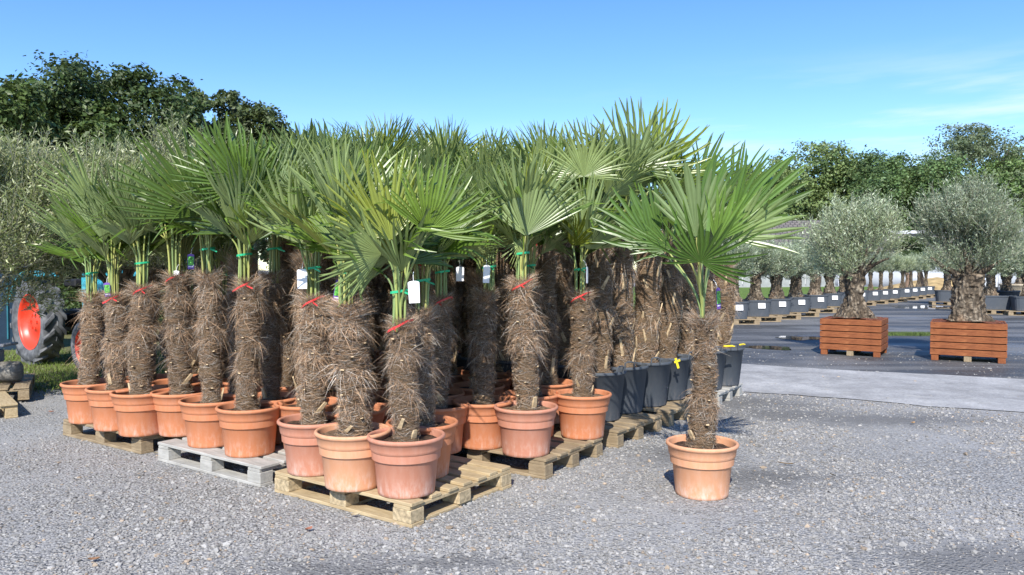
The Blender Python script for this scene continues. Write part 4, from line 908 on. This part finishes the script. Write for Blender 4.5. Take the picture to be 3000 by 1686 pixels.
# ------------------------------------------------------------------ broadleaf trees
def tree_mat(name, c, c2): return mat_leaf(name, c, c2, .18, .5, .15)
def tree_meshes(seed, W, H, nblob, nleaf, lf, mat, trunk_h, bark, shape=1.0, low=.25):
    r = np.random.default_rng(seed); B = []
    for i in range(nblob):
        a = r.random() * 6.283; u = r.random() ** .5; z = low + (1 - low) * r.random(); env = math.sin(math.pi * min(1, .15 + .85 * (1 - (z - low) / (1 - low)) ** shape * .62 + .08)) if True else 1
        B.append((math.cos(a) * u * W * env, math.sin(a) * u * W * env, z * H * .9, W * r.uniform(.2, .34)))
    B.append((0, 0, H - W * .28, W * .28)); B = np.array(B); k = r.integers(0, len(B), nleaf // 28)
    d = r.normal(0, 1, (len(k), 3)); d /= np.linalg.norm(d, axis=1)[:, None]; cc = B[k, :3] + d * (B[k, 3] * r.uniform(.55, 1.05, len(k)))[:, None]
    P = np.repeat(cc, 28, 0) + r.normal(0, 1, (len(k) * 28, 3)) * np.repeat(B[k, 3], 28)[:, None] * np.array([.2, .2, .13]); n = len(P); P[:, 2] = np.minimum(P[:, 2], H)
    nr = r.normal(0, .55, (n, 3)) + np.array([0, 0, .5]) + np.repeat(d, 28, 0) * .75; nr /= np.linalg.norm(nr, axis=1)[:, None]; u = np.cross(nr, r.normal(0, 1, (n, 3))); u /= np.linalg.norm(u, axis=1)[:, None]; v = np.cross(nr, u)
    s = lf * r.uniform(.6, 1.3, (n, 1)); V = np.stack([P - u * s * .5, P - v * s * .3, P + u * s * .5, P + v * s * .3 + nr * s * .1], 1).reshape(-1, 3)
    cv = np.repeat(np.clip(r.normal(.5, .07, len(k)), .3, .7), 28) * r.uniform(.85, 1.15, n); C = np.repeat(np.stack([cv * r.uniform(.92, 1.08, n), cv, cv], 1), 4, 0)
    mb = MB(); mb.add(V, np.arange(n * 4).reshape(-1, 4), 0, C); crown = mb.mesh("crown", mat)
    tb = MB(); r0 = W * .06; tb.tube([(0, 0, -.2), (r0 * .2, 0, trunk_h * .5), (0, 0, trunk_h), (r0 * .3, 0, H * .8)], [r0 * 1.3, r0, r0 * .85, r0 * .2], 10)
    for b in B[: min(14, len(B))]:
        s0 = Vector((0, 0, trunk_h * r.uniform(.7, 1.25))); e = Vector(b[:3]); mid = s0.lerp(e, .5) + Vector((0, 0, W * .06)); tb.tube([s0, mid, e], [r0 * .5, r0 * .3, r0 * .1], 6)
    return crown, tb.mesh("trunk", bark)
bark = mat_bark("tree_bark", (.16, .13, .10))
oakm = tree_mat("oak_leaf", (.062, .100, .028), (.085, .115, .045)); oakm2 = tree_mat("oak_leaf_fresh", (.085, .115, .04), (.11, .135, .06))
def tree(mesh, x, y, label, cat='tree', group=None, s=1.0, rz=0.0, sz=None):
    t = thing("broadleaf_tree", (x, y, 0), rz, label, cat, group); t.scale = (s, s, sz or s); put("crown", mesh[0], t); put("trunk", mesh[1], t); return t
def tx(x, Y): return ad(x, 500, Y).x
T1m = tree_meshes(401, 5.4, 13.2, 48, 70000, .27, oakm, 4.5, bark, .6, .12); T2m = tree_meshes(402, 4.2, 10.4, 40, 54000, .27, oakm, 3.5, bark, .6, .12); T3m = tree_meshes(403, 3.1, 11.9, 26, 28000, .26, oakm2, 3.0, bark, .8, .25)
tree(T1m, tx(310, 40), 40, "tallest dark oak with two round heads at the upper left", group='oaks behind the left olives', s=.92); tree(T2m, tx(70, 36), 36, "dark oak filling the left edge of the sky line", group='oaks behind the left olives', s=1.02)
tree(T3m, tx(500, 44), 44, "lower oak just right of the tallest oak", group='oaks behind the left olives'); tree(T3m, tx(640, 46), 46, "small oak standing apart at the right end of the left oaks", group='oaks behind the left olives', s=.98, rz=2)
tree(T3m, tx(572, 47), 47, "low oak filling the notch before the small right oak", group='oaks behind the left olives', s=1.06, rz=4)
tree(T2m, tx(205, 42), 44, "oak in the gap between the left edge oak and the tallest", group='oaks behind the left olives', s=1.0, rz=1)
for i, (x, Y, s) in enumerate(((-40, 17, .3), (90, 18, .28), (210, 17, .3), (330, 18, .3), (450, 19, .28))):
    tree(T2m, tx(x, Y), Y, ("dark bush behind the blue steel gate", "dark bush behind the tractor's rear wheel", "dark bush behind the tractor's front wheel", "dark bush behind the far left palms", "dark bush behind the grey-white pallet's palms")[i], 'bush', 'bushes behind the tractor', s, i, .24)
mk = lambda nm, a, b: tree_mat(nm, a, b)
gA = mk("ash_leaf", (.165, .225, .075), (.19, .24, .10)); gB = mk("maple_leaf", (.105, .172, .055), (.135, .185, .07)); gC = mk("birch_leaf", (.14, .18, .09), (.17, .20, .115)); gD = mk("rusty_leaf", (.14, .155, .055), (.16, .17, .065))
D1 = tree_meshes(411, 8.5, 22.3, 36, 38000, .46, gA, 7, bark, .7, .08); D2 = tree_meshes(412, 10.5, 20.5, 44, 46000, .46, gB, 6, bark, .8, .05); D3 = tree_meshes(413, 9.5, 24, 52, 50000, .40, gC, 7, bark, .75, .06); D4 = tree_meshes(414, 7, 20, 28, 28000, .44, gD, 6, bark, .8, .08)
for msh, x, Y, s, rz_, lab in ((D1, 2045, 112, .94, 0, "yellow-green ash with rounded head right of the lone palm"), (D1, 1965, 118, .82, 2, "lower yellow-green tree partly behind the lone palm's fans"), (D4, 2170, 118, .98, 1, "rust-tinged tree with a pointed top in the middle of the right tree line"), (D2, 2215, 106, .90, 0, "broad dark green maple behind the two planter olives"), (D4, 2335, 116, .90, 3, "small rusty tree left of the tall grey-green birch"),
    (D3, 2440, 108, .93, 0, "tall grey-green birch, highest of the right tree line"), (D4, 2560, 112, .98, 4, "brownish tree at the right edge of the picture"), (D2, 2330, 102, .80, 2, "dark green tree low behind the gap between planter olives"), (D2, 2110, 120, .80, 4, "dark tree between the ash and the rusty pointed tree"), (D1, 1890, 122, .80, 5, "pale green tree mostly hidden behind the lone palm"), (D2, 2530, 104, .84, 5, "dark green tree under the brownish one at the right edge"), (D2, 2660, 108, .9, 1, "dark tree just outside the right picture edge"), (D2, 1800, 118, .7, 1, "far green tree behind the black tub palms")):
    tree(msh, tx(x, Y), Y, lab, group='far trees at the right', s=s, rz=rz_)
for i, x in enumerate((1650, 1500, 1340, 1170, 980, 760)):
    tree((D2, D4, D1)[i % 3], tx(x, 114), 114, "low far tree behind the block of palms", group='far trees behind the palm block', s=.68, rz=i)

# ------------------------------------------------------------------ buildings and fences at the right
def tiles(name, c):
    t = NT(name); v = t.coord('Object', (1, 1, 1)); b = t.node("ShaderNodeTexBrick"); t.link(v, b.inputs['Vector']); b.inputs['Scale'].default_value = 1.0; b.inputs['Brick Width'].default_value = .45; b.inputs['Row Height'].default_value = .42; b.inputs['Mortar Size'].default_value = .045
    b.inputs['Color1'].default_value = (*c, 1); b.inputs['Color2'].default_value = (c[0] * 1.2, c[1] * 1.15, c[2] * 1.1, 1); b.inputs['Mortar'].default_value = (c[0] * .4, c[1] * .4, c[2] * .4, 1); t.color(b.outputs[0], .8); t.bump(b.outputs[1], .6, .05); return t.m
wallw = plain("white_render", (.50, .50, .48), .8, .1, .6); darkw = plain("dark_cladding", (.10, .10, .11), .7, .2, 1); glass = plain("dark_glass", (.05, .07, .09), .1, .3, 1, 0, .6)
hx = tx(2010, 78)
t = thing("brick_house", (hx, 78, 0), R_(-14), "low white building with a large brown tiled roof behind the olive row", "building"); W_, D_ = 15, 9
mb = MB(); mb.box((0, 0, 1.6), (W_, D_, 3.2), 0); put("wall", mb.mesh("wall", wallw), t)
slope = math.atan2(3.3, D_ / 2 + .5)
for s in (-1, 1):
    mb = MB(); ln = math.hypot(3.3, D_ / 2 + .5); mb.box((0, 0, 0), (W_ + 1, ln, .16), 0); put("roof", mb.mesh("roof", tiles("roof_tiles", (.14, .128, .122)) if s < 0 else bpy.data.materials["roof_tiles"]), t, Matrix.Translation((0, s * (D_ / 4 + .25), 3.15 + 1.65)) @ Matrix.Rotation(-s * slope, 4, 'X'))
for k in range(5):
    mb = MB(); mb.box((-6 + 3 * k, -D_ / 2 - .02, 1.7), (1.3, .08, 1.2), 0); o = put("window", mb.mesh("window", glass), t); m2 = MB()
    for c, sz in (((0, 0, .63), (1.46, .1, .08)), ((0, 0, -.63), (1.46, .1, .08)), ((-.69, 0, 0), (.08, .1, 1.18)), ((.69, 0, 0), (.08, .1, 1.18)), ((0, 0, 0), (.06, .1, 1.18))): m2.box((-6 + 3 * k + c[0], -D_ / 2 - .03, 1.7 + c[2]), sz, 0)
    put("frame", m2.mesh("frame", M['white']), o)
t = thing("flat_hall", (tx(2330, 84), 84, 0), R_(-20), "long flat-roofed grey hall with pale roof edge between the planter olives", "building")
mb = MB(); mb.box((0, 0, 2.6), (22, 12, 5.2), 0); put("wall", mb.mesh("wall", plain("grey_brown_wall", (.30, .275, .26), .85, .2, .8)), t); mb = MB(); mb.box((0, 0, 5.35), (22.6, 12.6, .34), 0); put("roof", mb.mesh("roof", plain("pale_fascia", (.55, .56, .58), .6, .08, 1)), t)
mb = MB(); mb.box((-3, -6.05, 1.5), (4, .08, 2.8), 0); put("gate", mb.mesh("gate", plain("blue_gate", (.25, .32, .42), .5)), t)
# white film greenhouse
t = thing("film_greenhouse", (tx(2300, 66), 66, 0), R_(-24), "low white film greenhouse behind the olive row", "greenhouse"); mb = MB(); V = []; n = 12; Lg = 16
for i in range(n + 1):
    a = math.pi * i / n
    for y in (-Lg / 2, Lg / 2): V.append((y, 2.6 * math.cos(a), 2.0 * math.sin(a) ** .7))
mb.add(V, [(2 * i, 2 * i + 1, 2 * i + 3, 2 * i + 2) for i in range(n)], smooth=True); o = put("film", mb.mesh("film", plain("white_film", (.38, .395, .41), .4, .05, 1)), t); solid(o, .02)
for k in range(9):
    mb = MB(); x = -Lg / 2 + k * 2; mb.tube([(x, 2.63 * math.cos(math.pi * i / n), 2.03 * math.sin(math.pi * i / n) ** .7) for i in range(n + 1)], .03, 6); put("hoop", mb.mesh("hoop", plain("hoop_metal", (.5, .5, .52), .4) if k == 0 else bpy.data.materials["hoop_metal"]), t)
# panel fence with white posts
A0, A1 = Vector((tx(1700, 57), 57, 0)), Vector((tx(2120, 62), 62, 0)); dv = A1 - A0; L = dv.length
t = thing("panel_fence", A0, math.atan2(dv.y, dv.x), "pale grey panel fence with white posts beyond the lawn", "fence"); nP = int(L / 1.5); mb = MB()
for k in range(nP): mb.box((k * 1.5 + .75, 0, .75), (1.38, .06, 1.3), 0)
mb.box((nP * .75, 0, .06), (nP * 1.5, .1, .1), 0); put("panels", mb.mesh("panels", plain("fence_panel", (.34, .345, .34), .8, .12, 2)), t)
for k in range(nP + 1):
    mb = MB(); mb.box((k * 1.5, -.02, .8), (.14, .14, 1.6), 0); put("post", mb.mesh("post", M['white']) if k == 0 else bpy.data.meshes["post"], t)
# cloud pruned pines at the far end
pinem = mk("pine_needles", (.06, .095, .03), (.08, .11, .04)); prt = mat_bark("pine_bark", (.30, .20, .14))
for i, (px, Y, lab) in enumerate(((2655, 43, "cloud-pruned pine at the far end of the olive row, left one"), (2695, 44, "cloud-pruned pine at the far end of the olive row, right one"))):
    q = at(px, 850, Y); t = thing("pruned_pine", (q.x, Y, 0), 0, lab, "pine", "cloud-pruned pines"); r = np.random.default_rng(70 + i); tb = MB(); tb.tube([(0, 0, 0), (.1, 0, .9), (-.05, .1, 1.7), (.05, 0, 2.6)], [.16, .13, .1, .04], 8)
    for k in range(6):
        z = 1.5 + .25 * k; a = k * 2.2 + i; e = Vector((math.cos(a) * (.85 - .1 * k), math.sin(a) * .7, z + .25)); tb.tube([(0, 0, z - .3), tuple(e * .5 + Vector((0, 0, z * .5 - .1))), tuple(e)], [.06, .05, .03], 6)
        N = 900; d = r.normal(0, 1, (N, 3)) * np.array([.36, .36, .11]); P = d + np.array(e); u = r.normal(0, 1, (N, 3)); u[:, 2] = np.abs(u[:, 2]) + .4; u /= np.linalg.norm(u, axis=1)[:, None]; sd = np.cross(u, r.normal(0, 1, (N, 3))); sd /= np.linalg.norm(sd, axis=1)[:, None]
        V = np.stack([P - sd * .03, P + sd * .03, P + u * .14 + sd * .01, P + u * .14 - sd * .01], 1).reshape(-1, 3); mb = MB(); mb.add(V, np.arange(N * 4).reshape(-1, 4)); put("foliage_pad", mb.mesh("foliage_pad", pinem), t)
    put("trunk", tb.mesh("trunk", prt), t)
# sand heap, parked car
def heap():
    r = np.random.default_rng(8); c = at(2745, 850, 52); mb = MB(); prof = [(3.2 * (1 - i / 10) + .01, .9 * (i / 10) ** .8) for i in range(11)]; ph = r.uniform(0, 6, 3)
    mb.lathe(prof, 40, wob=lambda a, z, i: 1 + .15 * math.sin(2 * a + ph[0]) + .1 * math.sin(5 * a + ph[1])); o = put("sand_heap", mb.mesh("sand_heap", plain("yellow_sand", (.42, .30, .14), .95, .3, 2, .5))); o.location = (c.x, c.y, 0); tag(o, "low heap of yellowish sand at the end of the olive row", "sand heap")
heap()
def car():
    c = at(2872, 850, 48); t = thing("parked_car", (c.x, c.y, 0), R_(60), "pale parked car far off behind the right planter olive", "car"); wp = plain("car_paint", (.62, .64, .66), .25, .04, 2, 0, .6); rb = plain("car_rubber", (.03, .03, .03), .7)
    prof = [(-2.1, .35), (-2.15, .75), (-1.9, .92), (-1.1, .98), (-.55, 1.42), (.9, 1.45), (1.6, 1.0), (2.05, .92), (2.12, .6), (2.1, .35)]; mb = MB(); k = len(prof)
    V = [(x, -.82 + (.12 if z > 1.1 else 0), z) for x, z in prof] + [(x, .82 - (.12 if z > 1.1 else 0), z) for x, z in prof]; mb.add(V, [list(range(k)), list(range(2 * k - 1, k - 1, -1))]); mb.add(V, [(i, i + k, (i + 1) % k + k, (i + 1) % k) for i in range(k)]); put("body", mb.mesh("body", wp), t)
    mb = MB()
    for s in (-1, 1): mb.add([(-.95, s * .835, 1.02), (1.4, s * .835, 1.02), (.85, s * .725, 1.38), (-.5, s * .725, 1.38)], [[0, 1, 2, 3] if s < 0 else [3, 2, 1, 0]])
    mb.add([(-1.12, -.68, 1.0), (-1.12, .68, 1.0), (-.6, .62, 1.40), (-.6, -.62, 1.40)], [[0, 3, 2, 1]]); put("windows", mb.mesh("windows", glass), t)
    for x in (-1.35, 1.3):
        for s in (-1, 1):
            mb = MB(); mb.lathe([(.001, .1), (.2, .1), (.3, .09), (.32, 0), (.3, -.09), (.001, -.1)], 20); put("wheel", mb.mesh("wheel", rb), t, Matrix.Translation((x, s * .78, .32)) @ Matrix.Rotation(R_(90), 4, 'X'))
car()
# ------------------------------------------------------------------ grass blades (stuff)
def grass(name, n, fn, h, label, seed, c=(.16, .22, .05)):
    r = np.random.default_rng(seed); X, Y = fn(r, n); a = r.random(n) * 6.283; hh = h * r.uniform(.4, 1.4, n); sx, sy = np.cos(a) * .006, np.sin(a) * .006; lx, ly = r.normal(0, .5, n) * hh, r.normal(0, .5, n) * hh; z = np.zeros(n) + .005
    V = np.stack([np.stack([X - sx, Y - sy, z], 1), np.stack([X + sx, Y + sy, z], 1), np.stack([X + lx, Y + ly, hh], 1)], 1).reshape(-1, 3); v = r.uniform(.35, .65, n)[:, None]; C = np.repeat(np.array(c)[None] * v, 3, 0).reshape(-1, 3) if False else np.repeat(v * np.array(c)[None] * 2, 3, 0)
    mb = MB(); mb.add(V, np.arange(n * 3).reshape(-1, 3), 0, C * .5); tag(put(name, mb.mesh(name, mat_tint(name + "_blades", (1, 1, 1), .7, .2))), label, "grass", kind='stuff')
grass("grass", 15000, lambda r, n: (r.uniform(-9.5, -3.6, n), 8.7 + r.random(n) ** 1.2 * 4 + .25 * r.normal(0, 1, n)), .06, "weedy grass growing under and around the tractor", 1)
pg = gp(2660, 982); grass("puddle_grass", 1800, lambda r, n: (pg.x + r.normal(0, .35, n), pg.y + r.normal(-.12, .08, n)), .07, "tuft of grass growing in the puddle between the planters", 2, (.14, .2, .06))

# dead leaves on the ground
for i, (px, py, a, lab) in enumerate(((2675, 1245, .5, "curled tan leaf scrap on the gravel in front of the pale strip"), (2301, 1366, -.5, "thin brown leaf sliver on the gravel right of the lone palm"), (275, 1650, .3, "small brown leaf on the gravel at the bottom left"), (150, 1212, .1, "reddish dry leaf on the ground near the left edge pallet"), (905, 1560, 1.0, "rusty leaf flake on the gravel before the front pallet"), (1040, 1518, .2, "pale dry leaf lying at the foot of the front pallet"), (2440, 1400, 2.0, "dark twig scrap on the open gravel at the right"), (470, 1335, .0, "thin dry stalk on the gravel left of the grey-white pallet"))):
    c = gp(px, py); mb = MB(); L = .05 if i not in (1, 7) else .11; wd = .016 if i not in (1, 7, 6) else .005
    V = []
    for k in range(5):
        q = k / 4 - .5; wk = wd * (1 - (2 * q) ** 2 * .85); z = .012 + .02 * q * q + .004
        V += [(L * q, -wk, z + .006), (L * q, 0, z), (L * q, wk, z + .006)]
    F = []
    for k in range(4): o = k * 3; F += [(o, o + 3, o + 4, o + 1), (o + 1, o + 4, o + 5, o + 2)]
    mb.add(V, F, smooth=True); o = put("dead_leaf", mb.mesh("dead_leaf", plain("dry_leaf", ((.45, .27, .12), (.30, .20, .10), (.28, .15, .08), (.42, .17, .10), (.33, .14, .09), (.48, .40, .26), (.10, .08, .06), (.42, .36, .24))[i], .8, .2, 30))); o.location = (c.x, c.y, 0); o.rotation_euler = (0, 0, a); tag(o, lab, "leaf", "dry leaf scraps on the gravel")
